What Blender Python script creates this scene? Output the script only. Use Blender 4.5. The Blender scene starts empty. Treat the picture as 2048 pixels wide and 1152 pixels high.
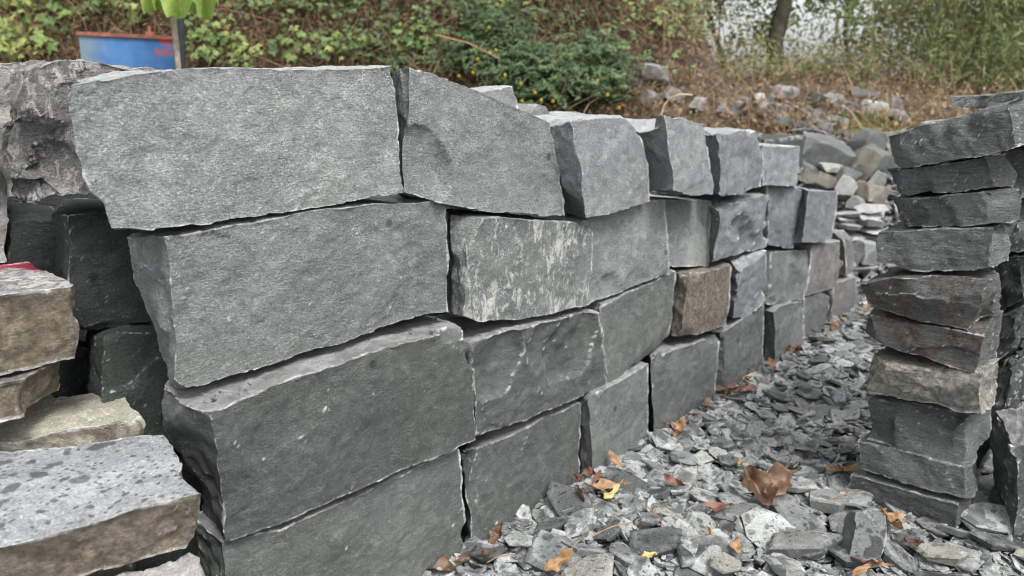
import bpy, math, random
import numpy as np
from mathutils import Vector

random.seed(7)
RS = np.random.RandomState(11)
sc = bpy.context.scene
COL = sc.collection

# ------------------------------------------------------------------ camera
FPX, CX, CY = 1480.0, 1024.0, 576.0
PITCH = math.radians(15.0)
CAM = np.array([0.0, 0.0, 1.2])
cam_d = bpy.data.cameras.new('camera')
cam = bpy.data.objects.new('camera', cam_d)
COL.objects.link(cam)
cam.location = CAM
cam.rotation_euler = (math.radians(90) - PITCH, 0, 0)
cam_d.sensor_width = 36.0
cam_d.lens = 36.0 * FPX / 2048.0
cam_d.clip_start = 0.05
cam_d.clip_end = 600
cam_d.dof.use_dof = True
cam_d.dof.focus_distance = 1.55
cam_d.dof.aperture_fstop = 3.7
sc.camera = cam

# ------------------------------------------------------------------ world, sun, exposure
SUN_EL, SUN_AZ = math.radians(60), math.radians(148)     # azimuth clockwise from +Y
world = bpy.data.worlds.new('World')
sc.world = world
world.use_nodes = True
wn = world.node_tree
wn.nodes.clear()
sky = wn.nodes.new('ShaderNodeTexSky')
sky.sky_type = 'NISHITA'
sky.sun_disc = False
sky.sun_elevation = SUN_EL
sky.sun_rotation = SUN_AZ
sky.air_density = 1.0
sky.dust_density = 4.0
sky.ozone_density = 1.0
hs = wn.nodes.new('ShaderNodeHueSaturation')
hs.inputs['Saturation'].default_value = 0.22            # a closed cloud deck
bg = wn.nodes.new('ShaderNodeBackground')
bg.inputs['Strength'].default_value = 0.15
wo = wn.nodes.new('ShaderNodeOutputWorld')
wn.links.new(sky.outputs[0], hs.inputs['Color'])
wn.links.new(hs.outputs[0], bg.inputs['Color'])
wn.links.new(bg.outputs[0], wo.inputs[0])

sun_d = bpy.data.lights.new('sun', 'SUN')
sun_d.energy = 1.5
sun_d.angle = math.radians(20)
sun_d.color = (1.0, 0.98, 0.96)
sun = bpy.data.objects.new('sun', sun_d)
COL.objects.link(sun)
sd = Vector((math.sin(SUN_AZ) * math.cos(SUN_EL), math.cos(SUN_AZ) * math.cos(SUN_EL), math.sin(SUN_EL)))
sun.rotation_euler = sd.to_track_quat('Z', 'Y').to_euler()
sun.location = (3, -3, 8)

sc.view_settings.view_transform = 'Standard'
sc.view_settings.look = 'None'
sc.view_settings.gamma = 1.0
sc.view_settings.use_curve_mapping = False
sc.view_settings.exposure = 1.13
sc.cycles.use_denoising = True
sc.cycles.pixel_filter_type = 'BLACKMAN_HARRIS'
sc.cycles.filter_width = 1.0
sc.cycles.max_bounces = 6
sc.cycles.diffuse_bounces = 4
sc.cycles.transparent_max_bounces = 8

# ------------------------------------------------------------------ numpy noise
def _hash(ix, iy, iz, s):
    h = (ix.astype(np.int64) * 374761393 + iy.astype(np.int64) * 668265263 + iz.astype(np.int64) * 2147483647 + s * 974711) & 0xffffffff
    h = ((h ^ (h >> 13)) * 1274126177) & 0xffffffff
    h = ((h ^ (h >> 16)) * 2246822519) & 0xffffffff
    return ((h ^ (h >> 15)) & 0xffffff) / float(0xffffff) * 2 - 1

def noise(P, scale, s=0):
    Q = P * scale + s * 3.71
    I = np.floor(Q)
    F = Q - I
    F = F * F * (3 - 2 * F)
    I = I.astype(np.int64)
    r = 0
    for dx in (0, 1):
        wx = F[:, 0] if dx else 1 - F[:, 0]
        for dy in (0, 1):
            wy = F[:, 1] if dy else 1 - F[:, 1]
            for dz in (0, 1):
                wz = F[:, 2] if dz else 1 - F[:, 2]
                r = r + wx * wy * wz * _hash(I[:, 0] + dx, I[:, 1] + dy, I[:, 2] + dz, s)
    return r

def vnoise(P, scale, s=0):
    return np.stack([noise(P, scale, s), noise(P, scale, s + 17), noise(P, scale, s + 31)], 1)

def sstep(a, b, x):
    t = np.clip((x - a) / (b - a), 0, 1)
    return t * t * (3 - 2 * t)

# ------------------------------------------------------------------ pixel -> place
def ray(px, py):
    x = (np.asarray(px, float) - CX) / FPX
    y = -(np.asarray(py, float) - CY) / FPX
    return np.stack([x, math.cos(PITCH) + y * math.sin(PITCH), -math.sin(PITCH) + y * math.cos(PITCH)], -1)

class Plane:
    """n.p = c; n points away from the camera; off > 0 comes towards the camera"""
    def __init__(s, n, p):
        s.n = np.array(n, float); s.n /= np.linalg.norm(s.n)
        s.c = float(s.n @ np.array(p, float))
    def at(s, px, py, off=0):
        d = ray(px, py)
        t = (s.c - off - CAM @ s.n) / (d @ s.n)
        return CAM + d * t[..., None] if np.ndim(t) else CAM + d * t
    def ground_py(s, px, off=0, z=-0.03):
        lo, hi = 300.0, 3000.0
        for _ in range(40):
            m = (lo + hi) / 2
            if s.at(px, m, off)[2] > z: lo = m
            else: hi = m
        return lo

WALL = Plane((-0.738, 0.6745, 0), (0.249, 2.119, 0))
STACK = Plane((0.698, 0.716, 0), (1.13, 1.90, 0))
def flat(z): return Plane((0, 0, -1), (0, 0, z))

# ------------------------------------------------------------------ linking helpers
def link(name, me, parent=None, loc=None):
    o = bpy.data.objects.new(name, me)
    COL.objects.link(o)
    if loc is not None: o.location = loc
    if parent is not None: o.parent = parent
    return o

def tag(o, label=None, cat=None, group=None, kind=None):
    if label: o['label'] = label
    if cat: o['category'] = cat
    if group: o['group'] = group
    o['kind'] = kind or 'thing'
    return o

def mesh_np(name, V, faces, mat, attrs=None, smooth=False, sharp=None):
    """faces: (n,4) or (n,3) int array, or a list of such arrays"""
    me = bpy.data.meshes.new(name)
    fl = faces if isinstance(faces, list) else [faces]
    fl = [np.asarray(f, np.int32) for f in fl if len(f)]
    nl = sum(f.size for f in fl)
    npoly = sum(len(f) for f in fl)
    me.vertices.add(len(V)); me.loops.add(nl); me.polygons.add(npoly)
    me.vertices.foreach_set('co', np.asarray(V, np.float32).ravel())
    me.loops.foreach_set('vertex_index', np.concatenate([f.ravel() for f in fl]))
    tot = np.concatenate([np.full(len(f), f.shape[1], np.int32) for f in fl])
    st = np.concatenate([[0], np.cumsum(tot)[:-1]]).astype(np.int32)
    me.polygons.foreach_set('loop_start', st)
    me.polygons.foreach_set('loop_total', tot)
    me.update(calc_edges=True)
    me.validate()
    me.polygons.foreach_set('use_smooth', np.full(len(me.polygons), smooth))
    for k, a in (attrs or {}).items():
        at = me.attributes.new(k, 'FLOAT', 'POINT')
        at.data.foreach_set('value', np.asarray(a, np.float32))
    if mat: me.materials.append(mat)
    if sharp: me.set_sharp_from_angle(angle=math.radians(sharp))
    return me

# ------------------------------------------------------------------ materials
def newmat(name):
    m = bpy.data.materials.new(name)
    m.use_nodes = True
    nt = m.node_tree
    nt.nodes.clear()
    out = nt.nodes.new('ShaderNodeOutputMaterial')
    b = nt.nodes.new('ShaderNodeBsdfPrincipled')
    nt.links.new(b.outputs[0], out.inputs[0])
    return m, nt, b, out

class N:
    def __init__(s, nt): s.nt = nt
    def node(s, t, **kw):
        n = s.nt.nodes.new(t)
        for k, v in kw.items():
            if k in n.inputs: s.set(n.inputs[k], v)
            else: setattr(n, k, v)
        return n
    def set(s, inp, v):
        if hasattr(v, 'node'): s.nt.links.new(v, inp)
        else: inp.default_value = v
    def math(s, op, a, b=None, c=None, clamp=False):
        n = s.nt.nodes.new('ShaderNodeMath'); n.operation = op; n.use_clamp = clamp
        for i, v in enumerate((a, b, c)):
            if v is not None: s.set(n.inputs[i], v)
        return n.outputs[0]
    def noise(s, vec, scale, detail=4, rough=0.5, dist=0):
        n = s.nt.nodes.new('ShaderNodeTexNoise')
        s.set(n.inputs['Vector'], vec)
        n.inputs['Scale'].default_value = scale; n.inputs['Detail'].default_value = detail
        n.inputs['Roughness'].default_value = rough; n.inputs['Distortion'].default_value = dist
        return n.outputs['Fac']
    def ramp(s, v, a, b, lo=0.0, hi=1.0):
        n = s.nt.nodes.new('ShaderNodeMapRange'); n.interpolation_type = 'SMOOTHSTEP'
        s.set(n.inputs[0], v)
        n.inputs[1].default_value = a; n.inputs[2].default_value = b
        s.set(n.inputs[3], lo); s.set(n.inputs[4], hi)
        return n.outputs[0]
    def mix(s, f, a, b, blend='MIX'):
        n = s.nt.nodes.new('ShaderNodeMix'); n.data_type = 'RGBA'; n.blend_type = blend
        s.set(n.inputs[0], f)
        for i, v in ((6, a), (7, b)):
            if hasattr(v, 'node'): s.nt.links.new(v, n.inputs[i])
            else: n.inputs[i].default_value = (*v, 1) if len(v) == 3 else v
        return n.outputs[2]
    def mapping(s, vec, scale=(1, 1, 1), rot=(0, 0, 0), loc=(0, 0, 0)):
        n = s.nt.nodes.new('ShaderNodeMapping')
        s.set(n.inputs[0], vec)
        n.inputs['Scale'].default_value = scale; n.inputs['Rotation'].default_value = rot; n.inputs['Location'].default_value = loc
        return n.outputs[0]

def stone_mat(name, base=(0.20, 0.21, 0.21), white=0.0, brown=0.0, brown_col=(0.23, 0.17, 0.10), wet=0.0, spots=0.15, edge=0.7,
              bump=1.0, contrast=1.0, streak=0.3, red=0.0, side_brown=0.0, drops=0.0, vary=0.09, strata=0.0, big_wet=1.0, world=False, top_pale=0.0, white_col=(0.55, 0.53, 0.51)):
    m, nt, b, out = newmat(name)
    n = N(nt)
    tc = n.node('ShaderNodeNewGeometry').outputs['Position'] if world else n.node('ShaderNodeTexCoord').outputs['Object']
    oi = n.node('ShaderNodeObjectInfo').outputs['Random']
    off = n.node('ShaderNodeCombineXYZ', X=n.math('MULTIPLY', oi, 37.0), Y=n.math('MULTIPLY', oi, 91.0), Z=n.math('MULTIPLY', oi, 53.0)).outputs[0]
    vec = n.node('ShaderNodeVectorMath', operation='ADD').outputs[0]
    va = vec.node; nt.links.new(tc, va.inputs[0]); nt.links.new(off, va.inputs[1])
    edge_a = n.node('ShaderNodeAttribute', attribute_name='edge').outputs['Fac']
    geo = n.node('ShaderNodeNewGeometry')
    nz = n.node('ShaderNodeSeparateXYZ', Vector=geo.outputs['Normal']).outputs['Z']
    d1 = tuple(c * 0.70 for c in base); l1 = tuple(c * 1.26 for c in base)
    col = n.mix(n.ramp(n.noise(vec, 5, 6, 0.62, 0.4), 0.32, 0.68), d1, l1)
    col = n.mix(n.ramp(n.noise(vec, 2.2, 5, 0.6, 0.8), 0.44, 0.58, 0, 0.5), col, tuple(c * 0.66 for c in base))
    col = n.mix(n.ramp(n.noise(vec, 7, 7, 0.7, 1.2), 0.56, 0.68, 0, 0.4), col, tuple(min(0.7, c * 1.6) for c in base))
    # faint warm and cool drift
    col = n.mix(n.ramp(n.noise(vec, 2.6, 3), 0.45, 0.75, 0, 0.55), col, tuple(c * k for c, k in zip(base, (1.08, 0.99, 0.88))))
    # grain
    g1 = n.noise(vec, 260, 3, 0.7)
    g2 = n.noise(n.mapping(vec, (1, 1, 3.2), (0.5, 0.35, 0.2)), 90, 5, 0.72, 0.6)
    col = n.mix(n.ramp(g1, 0.50, 0.66, 0, 0.50 * contrast), col, tuple(min(0.75, c * 1.9) for c in base))
    g3 = n.noise(n.mapping(vec, (1, 1, 3.5), (0.7, 0.5, 0.9)), 150, 3, 0.65, 0.3)
    col = n.mix(n.ramp(g3, 0.53, 0.66, 0, 0.55 * contrast), col, tuple(min(0.75, c * 1.9) for c in base))
    col = n.mix(n.ramp(g3, 0.45, 0.34, 0, 0.40 * contrast), col, tuple(c * 0.5 for c in base))
    col = n.mix(n.ramp(g1, 0.46, 0.24, 0, 0.65 * contrast), col, tuple(c * 0.42 for c in base))
    col = n.mix(n.ramp(g2, 0.50, 0.30, 0, 0.45 * contrast), col, tuple(c * 0.5 for c in base))
    # crinkled split skin: short pale ridge lines and dark pits
    q1 = n.noise(n.mapping(vec, (1, 1, 2.2), (0.6, 0.4, 0.2)), 75, 4, 0.6, 0.9)
    q2 = n.noise(n.mapping(vec, (2.0, 1, 1), (0.2, 0.9, 0.5)), 110, 4, 0.6, 0.8)
    ln = n.math('MAXIMUM', n.ramp(n.math('ABSOLUTE', n.math('SUBTRACT', q1, 0.5)), 0.022, 0.004), n.ramp(n.math('ABSOLUTE', n.math('SUBTRACT', q2, 0.5)), 0.022, 0.004))
    ln = n.math('MULTIPLY', ln, n.ramp(n.noise(vec, 30, 4, 0.6), 0.38, 0.62))
    col = n.mix(n.math('MULTIPLY', ln, 0.42 * contrast), col, tuple(min(0.75, c * 2.0) for c in base))
    col = n.mix(n.ramp(n.noise(vec, 120, 5, 0.75, 0.5), 0.44, 0.34, 0, 0.5 * contrast), col, tuple(c * 0.38 for c in base))
    # paler, mottled tone on upward-facing surfaces
    col = n.mix(n.math('MULTIPLY', n.ramp(nz, 0.75, 0.95), top_pale), col, n.mix(n.ramp(n.noise(vec, 12, 5, 0.7), 0.3, 0.7), tuple(max(0.20, min(0.36, c * 1.35)) for c in base), tuple(max(0.40, min(0.45, c * 2.1)) for c in base)))
    # split-face streaks: long pale bruises
    s1 = n.noise(n.mapping(vec, (1.0, 1.0, 5.5), (0.4, 0.9, 0.3)), 22, 5, 0.7, 1.2)
    col = n.mix(n.ramp(s1, 0.60, 0.80, 0, streak * 0.6), col, tuple(min(0.7, c * 2.1) for c in base))
    fl = n.node('ShaderNodeTexVoronoi', Scale=110.0, Randomness=1.0); nt.links.new(n.mapping(vec, (1, 1, 2.2), (0.5, 0.8, 0.1)), fl.inputs['Vector'])
    fr_ = n.node('ShaderNodeSeparateColor', Color=fl.outputs['Color']).outputs[0]
    col = n.mix(n.math('MULTIPLY', n.ramp(fl.outputs['Distance'], 0.42, 0.15), n.ramp(fr_, 0.86, 0.90, 0, streak)), col, tuple(min(0.7, c * 2.0) for c in base))
    if white > 0:
        w = n.noise(n.mapping(vec, (1.5, 1.5, 0.7)), 30, 9, 0.78, 0.9)
        w2 = n.noise(vec, 4.0, 3)
        wv = n.math('ADD', w, n.math('MULTIPLY', w2, 0.5))
        col = n.mix(n.ramp(wv, 0.94 - white * 0.22, 1.0 - white * 0.22, 0, 0.85), col, white_col)
        col = n.mix(n.ramp(n.noise(vec, 19, 6, 0.7, 0.6), 0.64, 0.72, 0, 0.7 * (white < 0.9)), col, (0.40, 0.34, 0.22))
    if brown > 0:
        w = n.noise(vec, 4.5, 7, 0.65, 0.8)
        bc = n.mix(n.ramp(n.noise(vec, 70, 5, 0.7), 0.35, 0.65), tuple(c * 0.6 for c in brown_col), tuple(c * 1.4 for c in brown_col))
        f = n.ramp(w, 0.72 - brown * 0.5, 0.80 - brown * 0.5, 0, 0.88)
        if side_brown:
            f = n.math('MULTIPLY', f, n.ramp(nz, 0.65, 0.45))
        col = n.mix(f, col, bc)
    if red > 0:
        gp = n.node('ShaderNodeSeparateXYZ', Vector=tc)
        # a swipe of sprayed paint at the back of the stone, broken by the grain
        fr = n.math('ADD', n.math('MULTIPLY', gp.outputs['Y'], 5.0), n.math('MULTIPLY', n.noise(vec, 30, 6, 0.7), 1.0))
        col = n.mix(n.math('MULTIPLY', n.ramp(fr, 0.85 , 0.98), n.ramp(nz, -0.2, 0.1)), col, (0.42, 0.03, 0.08))
    # single dark rain drops / pits
    if spots > 0:
        vo = n.node('ShaderNodeTexVoronoi', Scale=13.0, Randomness=1.0); nt.links.new(vec, vo.inputs['Vector'])
        rnd = n.node('ShaderNodeSeparateColor', Color=vo.outputs['Color']).outputs[0]
        f = n.math('MULTIPLY', n.ramp(vo.outputs['Distance'], 0.16, 0.11), n.ramp(rnd, 1 - spots, 1 - spots + 0.02))
        col = n.mix(n.math('MULTIPLY', f, 0.75), col, tuple(c * 0.3 for c in base))
    rough = 0.85
    if drops > 0:
        dv = n.node('ShaderNodeVectorMath', operation='MULTIPLY_ADD').outputs[0].node
        nn = n.node('ShaderNodeTexNoise', Scale=14.0, Detail=3.0); nt.links.new(vec, nn.inputs['Vector'])
        nt.links.new(nn.outputs['Color'], dv.inputs[0]); dv.inputs[1].default_value = (0.05, 0.05, 0.05); nt.links.new(vec, dv.inputs[2])
        f = None
        for sc_, th, rr in ((20.0, 0.32, 0.40), (38.0, 0.32, 0.45), (66.0, 0.30, 0.55)):
            vo = n.node('ShaderNodeTexVoronoi', Scale=sc_, Randomness=1.0); nt.links.new(dv.outputs[0], vo.inputs['Vector'])
            rnd = n.node('ShaderNodeSeparateColor', Color=vo.outputs['Color']).outputs[1]
            k = n.math('MULTIPLY', n.ramp(vo.outputs['Distance'], th, th - 0.10), n.ramp(rnd, 1 - rr * drops, 1 - rr * drops + 0.02))
            f = k if f is None else n.math('MAXIMUM', f, k)
        big = n.ramp(n.noise(n.mapping(vec, (1, 1, 1)), 9.5, 3, 0.5, 0.4), 0.69 - 0.10 * drops, 0.72 - 0.10 * drops)
        f = n.math('MAXIMUM', f, n.math('MULTIPLY', big, big_wet))
        f = n.math('MULTIPLY', f, n.ramp(nz, 0.25, 0.5))
        col = n.mix(n.math('MULTIPLY', f, 0.85), col, n.mix(1.0, col, (0.30, 0.30, 0.31), 'MULTIPLY'))
    # bruised pale arrises
    ef = n.math('MULTIPLY', n.ramp(edge_a, 0.10, 0.6), n.ramp(n.noise(vec, 17, 6, 0.75, 0.5), 0.42, 0.60, 0.04, 1.0))
    col = n.mix(n.math('MULTIPLY', ef, min(1.0, edge * 1.15)), col, (0.68, 0.68, 0.66))
    # stone to stone
    col = n.mix(1.0, col, n.node('ShaderNodeCombineColor', Red=n.ramp(oi, 0, 1, 1 - vary, 1 + vary), Green=n.ramp(oi, 0, 1, 1 - vary, 1 + vary), Blue=n.ramp(oi, 0, 1, 1 - vary, 1 + vary)).outputs[0], 'MULTIPLY')
    nt.links.new(col, b.inputs['Base Color'])
    b.inputs['Roughness'].default_value = rough
    b.inputs['Specular IOR Level'].default_value = 0.3
    # relief
    if strata > 0:
        q3 = n.noise(n.mapping(vec, (1, 1, 7)), 16, 7, 0.72, 0.5)
        q4 = n.noise(n.mapping(vec, (1.0, 1.0, 5)), 60, 5, 0.7, 0.3)
        col = n.mix(n.ramp(q3, 0.47, 0.36, 0, 0.7 * strata), col, tuple(c * 0.40 for c in base))
        col = n.mix(n.ramp(q4, 0.55, 0.68, 0, 0.65 * strata), col, tuple(min(0.6, c * 2.0) for c in base))
        nt.links.new(col, b.inputs['Base Color'])
    h = n.math('ADD', n.math('MULTIPLY', g2, 0.9), n.math('MULTIPLY', n.noise(vec, 38, 6, 0.75, 0.8), 1.3))
    h = n.math('ADD', h, n.math('MULTIPLY', g1, 0.45))
    h = n.math('ADD', h, n.math('MULTIPLY', s1, 0.5))
    h = n.math('ADD', h, n.math('MULTIPLY', ln, 0.35))
    if strata > 0: h = n.math('ADD', h, n.math('ADD', n.math('MULTIPLY', q3, 3.5 * strata), n.math('MULTIPLY', q4, 1.2 * strata)))
    bp = n.node('ShaderNodeBump', Strength=min(1.0, 0.95 * bump), Distance=0.0056 * bump, Height=h)
    nt.links.new(bp.outputs[0], b.inputs['Normal'])
    return m

M = {}
M['grey'] = stone_mat('stone_grey', (0.245, 0.261, 0.256), contrast=1.3, brown=0.10, top_pale=0.6, brown_col=(0.20, 0.165, 0.135))
M['grey_warm'] = stone_mat('stone_grey_warm', (0.184, 0.197, 0.192), contrast=1.15, brown=0.16, top_pale=0.6, brown_col=(0.20, 0.165, 0.13))
M['blue'] = stone_mat('stone_blue_grey', (0.205, 0.219, 0.228), streak=0.5, contrast=1.3, top_pale=0.6)
M['pale'] = stone_mat('stone_pale', (0.255, 0.270, 0.270), streak=0.3, top_pale=0.6)
M['mid'] = stone_mat('stone_mid_grey', (0.158, 0.171, 0.166), streak=0.3, brown=0.05, brown_col=(0.18, 0.15, 0.12), top_pale=0.6)
M['dark'] = stone_mat('stone_dark_green', (0.116, 0.128, 0.121), top_pale=0.75, streak=0.12, edge=0.75)
M['deep'] = stone_mat('stone_deep_shade', (0.055, 0.065, 0.06), streak=0.04, edge=0.45, vary=0.1)  # dark stone, with shade of the recesses also put into its base colour
M['slab'] = stone_mat('stone_slab_dark', (0.180, 0.192, 0.187), streak=0.0, bump=1.3, strata=0.9, edge=0.85)
M['slab_brown'] = stone_mat('stone_slab_brown', (0.13, 0.135, 0.13), streak=0.0, strata=0.6, bump=1.4, brown=0.52, brown_col=(0.135, 0.112, 0.094), white=0.25)
M['slab_cream'] = stone_mat('stone_slab_cream', (0.16, 0.168, 0.165), streak=0.0, strata=0.4, bump=1.2, brown=0.64, brown_col=(0.34, 0.33, 0.275))
M['lichen'] = stone_mat('stone_white_marked', (0.192, 0.210, 0.203), white=0.80, white_col=(0.55, 0.55, 0.52), brown=0.08, brown_col=(0.40, 0.33, 0.20), contrast=1.2)
M['pink'] = stone_mat('stone_pink_crust', (0.19, 0.19, 0.185), white=0.95, bump=1.6, white_col=(0.54, 0.50, 0.48), edge=0.6, contrast=1.3)
M['whitestreak'] = stone_mat('stone_white_crust', (0.15, 0.16, 0.155), white=1.5, bump=1.8)
M['brownface'] = stone_mat('stone_brown_face', (0.19, 0.19, 0.18), brown=0.95, brown_col=(0.205, 0.175, 0.14), bump=1.3)
M['pinkish'] = stone_mat('stone_pinkish', (0.185, 0.182, 0.178), brown=0.2, brown_col=(0.21, 0.17, 0.15), top_pale=0.5)
M['tan'] = stone_mat('stone_tan', (0.20, 0.20, 0.185), brown=0.9, brown_col=(0.19, 0.155, 0.105), side_brown=1, spots=0, bump=1.2)
M['tan_red'] = stone_mat('stone_tan_red', (0.22, 0.215, 0.21), brown=0.85, brown_col=(0.19, 0.155, 0.105), side_brown=1, white=0.8, red=1, spots=0)
M['cream_top'] = stone_mat('stone_cream', (0.42, 0.40, 0.32), spots=0.5, streak=0.5, white_col=(0.7, 0.68, 0.6), white=0.5, contrast=0.7, brown=0.45, brown_col=(0.16, 0.12, 0.09), side_brown=1)
M['spotted'] = stone_mat('stone_rain_spotted', (0.285, 0.298, 0.305), drops=1.5, big_wet=0.0, spots=0, contrast=0.6, brown=0.95, brown_col=(0.185, 0.15, 0.105), side_brown=1, white=0.3)
M['pale_pink'] = stone_mat('stone_pale_pink', (0.36, 0.345, 0.34), drops=0.3, spots=0, contrast=0.6)
M['chip'] = stone_mat('slate_chip', (0.215, 0.228, 0.222), drops=1.35, world=True, spots=0, edge=0.5, vary=0.35, contrast=0.8, bump=0.8, white=0.2)
M['chip_dark'] = stone_mat('slate_chip_dark', (0.10, 0.11, 0.108), drops=1.3, world=True, spots=0, edge=0.4, vary=0.35, bump=0.8)
M['chip_cream'] = stone_mat('slate_chip_cream', (0.23, 0.23, 0.20), drops=1.2, world=True, spots=0, edge=0.4, vary=0.25, bump=0.8)
M['rubble'] = stone_mat('rubble_grey', (0.16, 0.165, 0.165), spots=0, world=True, edge=0.4, vary=0.4)
M['rubble_tan'] = stone_mat('rubble_tan', (0.20, 0.185, 0.155), spots=0, world=True, edge=0.4, vary=0.3)
M['rubble_pale'] = stone_mat('rubble_pale', (0.34, 0.345, 0.33), spots=0, world=True, edge=0.3, vary=0.2)

def soil_mat():
    m, nt, b, out = newmat('soil')
    n = N(nt)
    tc = n.node('ShaderNodeTexCoord').outputs['Object']
    col = n.mix(n.ramp(n.noise(tc, 3, 8, 0.7), 0.35, 0.65), (0.022, 0.016, 0.011), (0.075, 0.05, 0.03))
    py = n.node('ShaderNodeSeparateXYZ', Vector=tc).outputs['Y']
    grey = n.mix(n.ramp(n.noise(tc, 30, 6, 0.7), 0.35, 0.65), (0.06, 0.064, 0.062), (0.15, 0.155, 0.15))
    col = n.mix(n.ramp(py, 4.6, 5.6), grey, col)
    nt.links.new(col, b.inputs['Base Color'])
    b.inputs['Roughness'].default_value = 0.95
    bp = n.node('ShaderNodeBump', Strength=1.0, Distance=0.03, Height=n.noise(tc, 14, 8, 0.75))
    nt.links.new(bp.outputs[0], b.inputs['Normal'])
    return m
M['soil'] = soil_mat()

def leaf_mat(name, cols, trans=0.35, rough=0.6):
    """colour runs along the 'rnd' attribute of each leaf"""
    m, nt, b, out = newmat(name)
    n = N(nt)
    at = n.node('ShaderNodeAttribute', attribute_name='rnd').outputs['Fac']
    cr = nt.nodes.new('ShaderNodeValToRGB')
    nt.links.new(at, cr.inputs[0])
    el = cr.color_ramp.elements
    while len(el) < len(cols): el.new(0.5)
    for i, c in enumerate(cols):
        el[i].position = i / max(1, len(cols) - 1)
        el[i].color = (*c, 1)
    tc = n.node('ShaderNodeTexCoord').outputs['Object']
    col = n.mix(n.ramp(n.noise(tc, 60, 4, 0.6), 0.35, 0.7, 0, 0.35), cr.outputs[0], (0.03, 0.03, 0.015))
    nt.links.new(col, b.inputs['Base Color'])
    b.inputs['Roughness'].default_value = rough
    tr = nt.nodes.new('ShaderNodeBsdfTranslucent')
    nt.links.new(col, tr.inputs[0])
    mx = nt.nodes.new('ShaderNodeMixShader')
    mx.inputs[0].default_value = trans
    nt.links.new(b.outputs[0], mx.inputs[1]); nt.links.new(tr.outputs[0], mx.inputs[2])
    nt.links.new(mx.outputs[0], out.inputs[0])
    return m

M['dry'] = leaf_mat('dry_stems', [(0.045, 0.030, 0.017), (0.14, 0.088, 0.047), (0.25, 0.16, 0.085), (0.34, 0.25, 0.15)], 0.15, 0.8)
M['dry_dark'] = leaf_mat('dark_stems', [(0.03, 0.02, 0.012), (0.10, 0.06, 0.035), (0.17, 0.12, 0.07)], 0.1, 0.8)
M['creeper'] = leaf_mat('creeper_leaf', [(0.06, 0.13, 0.04), (0.13, 0.23, 0.07), (0.24, 0.34, 0.09), (0.42, 0.46, 0.14)], 0.35)
M['green'] = leaf_mat('green_leaf', [(0.03, 0.06, 0.02), (0.07, 0.13, 0.04), (0.16, 0.24, 0.07)], 0.3)
M['fern'] = leaf_mat('fern_leaf', [(0.03, 0.06, 0.022), (0.07, 0.125, 0.045), (0.16, 0.24, 0.09)], 0.3)
M['tree_leaf'] = leaf_mat('tree_leaf', [(0.05, 0.08, 0.025), (0.13, 0.19, 0.06), (0.26, 0.33, 0.10), (0.38, 0.35, 0.14)], 0.45)
M['thicket'] = leaf_mat('thicket_leaf', [(0.07, 0.10, 0.035), (0.17, 0.22, 0.08), (0.30, 0.33, 0.14), (0.34, 0.27, 0.14)], 0.4)
M['flower'] = leaf_mat('flower_yellow', [(0.80, 0.48, 0.02), (0.85, 0.60, 0.04)], 0.3)
M['lime'] = leaf_mat('lime_leaf', [(0.25, 0.40, 0.06), (0.50, 0.62, 0.18)], 0.45, 0.4)
M['brown_leaf'] = leaf_mat('fallen_brown', [(0.075, 0.040, 0.024), (0.19, 0.105, 0.06)], 0.2, 0.55)
M['orange_leaf'] = leaf_mat('fallen_orange', [(0.28, 0.15, 0.07), (0.42, 0.26, 0.13)], 0.2, 0.6)
M['red_leaf'] = leaf_mat('fallen_red', [(0.14, 0.06, 0.045), (0.26, 0.12, 0.085)], 0.2, 0.6)
M['yellow_leaf'] = leaf_mat('fallen_yellow', [(0.50, 0.36, 0.12), (0.60, 0.46, 0.2)], 0.2, 0.6)
M['grass'] = leaf_mat('grass_blade', [(0.12, 0.16, 0.04), (0.25, 0.28, 0.08), (0.42, 0.38, 0.14)], 0.3)

def simple_mat(name, col, rough=0.6, noise_amt=0.3, scale=20, metal=0.0, bump=0.0):
    m, nt, b, out = newmat(name)
    n = N(nt)
    tc = n.node('ShaderNodeTexCoord').outputs['Object']
    f = n.ramp(n.noise(tc, scale, 6, 0.65), 0.3, 0.7)
    nt.links.new(n.mix(f, tuple(c * (1 - noise_amt) for c in col), tuple(c * (1 + noise_amt) for c in col)), b.inputs['Base Color'])
    b.inputs['Roughness'].default_value = rough
    b.inputs['Metallic'].default_value = metal
    if bump:
        bp = n.node('ShaderNodeBump', Strength=0.8, Distance=bump, Height=n.noise(tc, scale * 1.5, 6, 0.7))
        nt.links.new(bp.outputs[0], b.inputs['Normal'])
    return m
M['bark'] = simple_mat('bark', (0.075, 0.065, 0.05), 0.9, 0.5, 12, bump=0.02)
M['bark_pale'] = simple_mat('bark_pale', (0.16, 0.13, 0.09), 0.9, 0.5, 12, bump=0.02)
M['steel'] = simple_mat('dark_steel', (0.045, 0.055, 0.065), 0.55, 0.4, 25)
M['wood'] = simple_mat('weathered_wood', (0.30, 0.26, 0.20), 0.85, 0.35, 18, bump=0.004)
M['rust'] = simple_mat('rust_red', (0.23, 0.075, 0.05), 0.75, 0.4, 25, bump=0.003)
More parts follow.
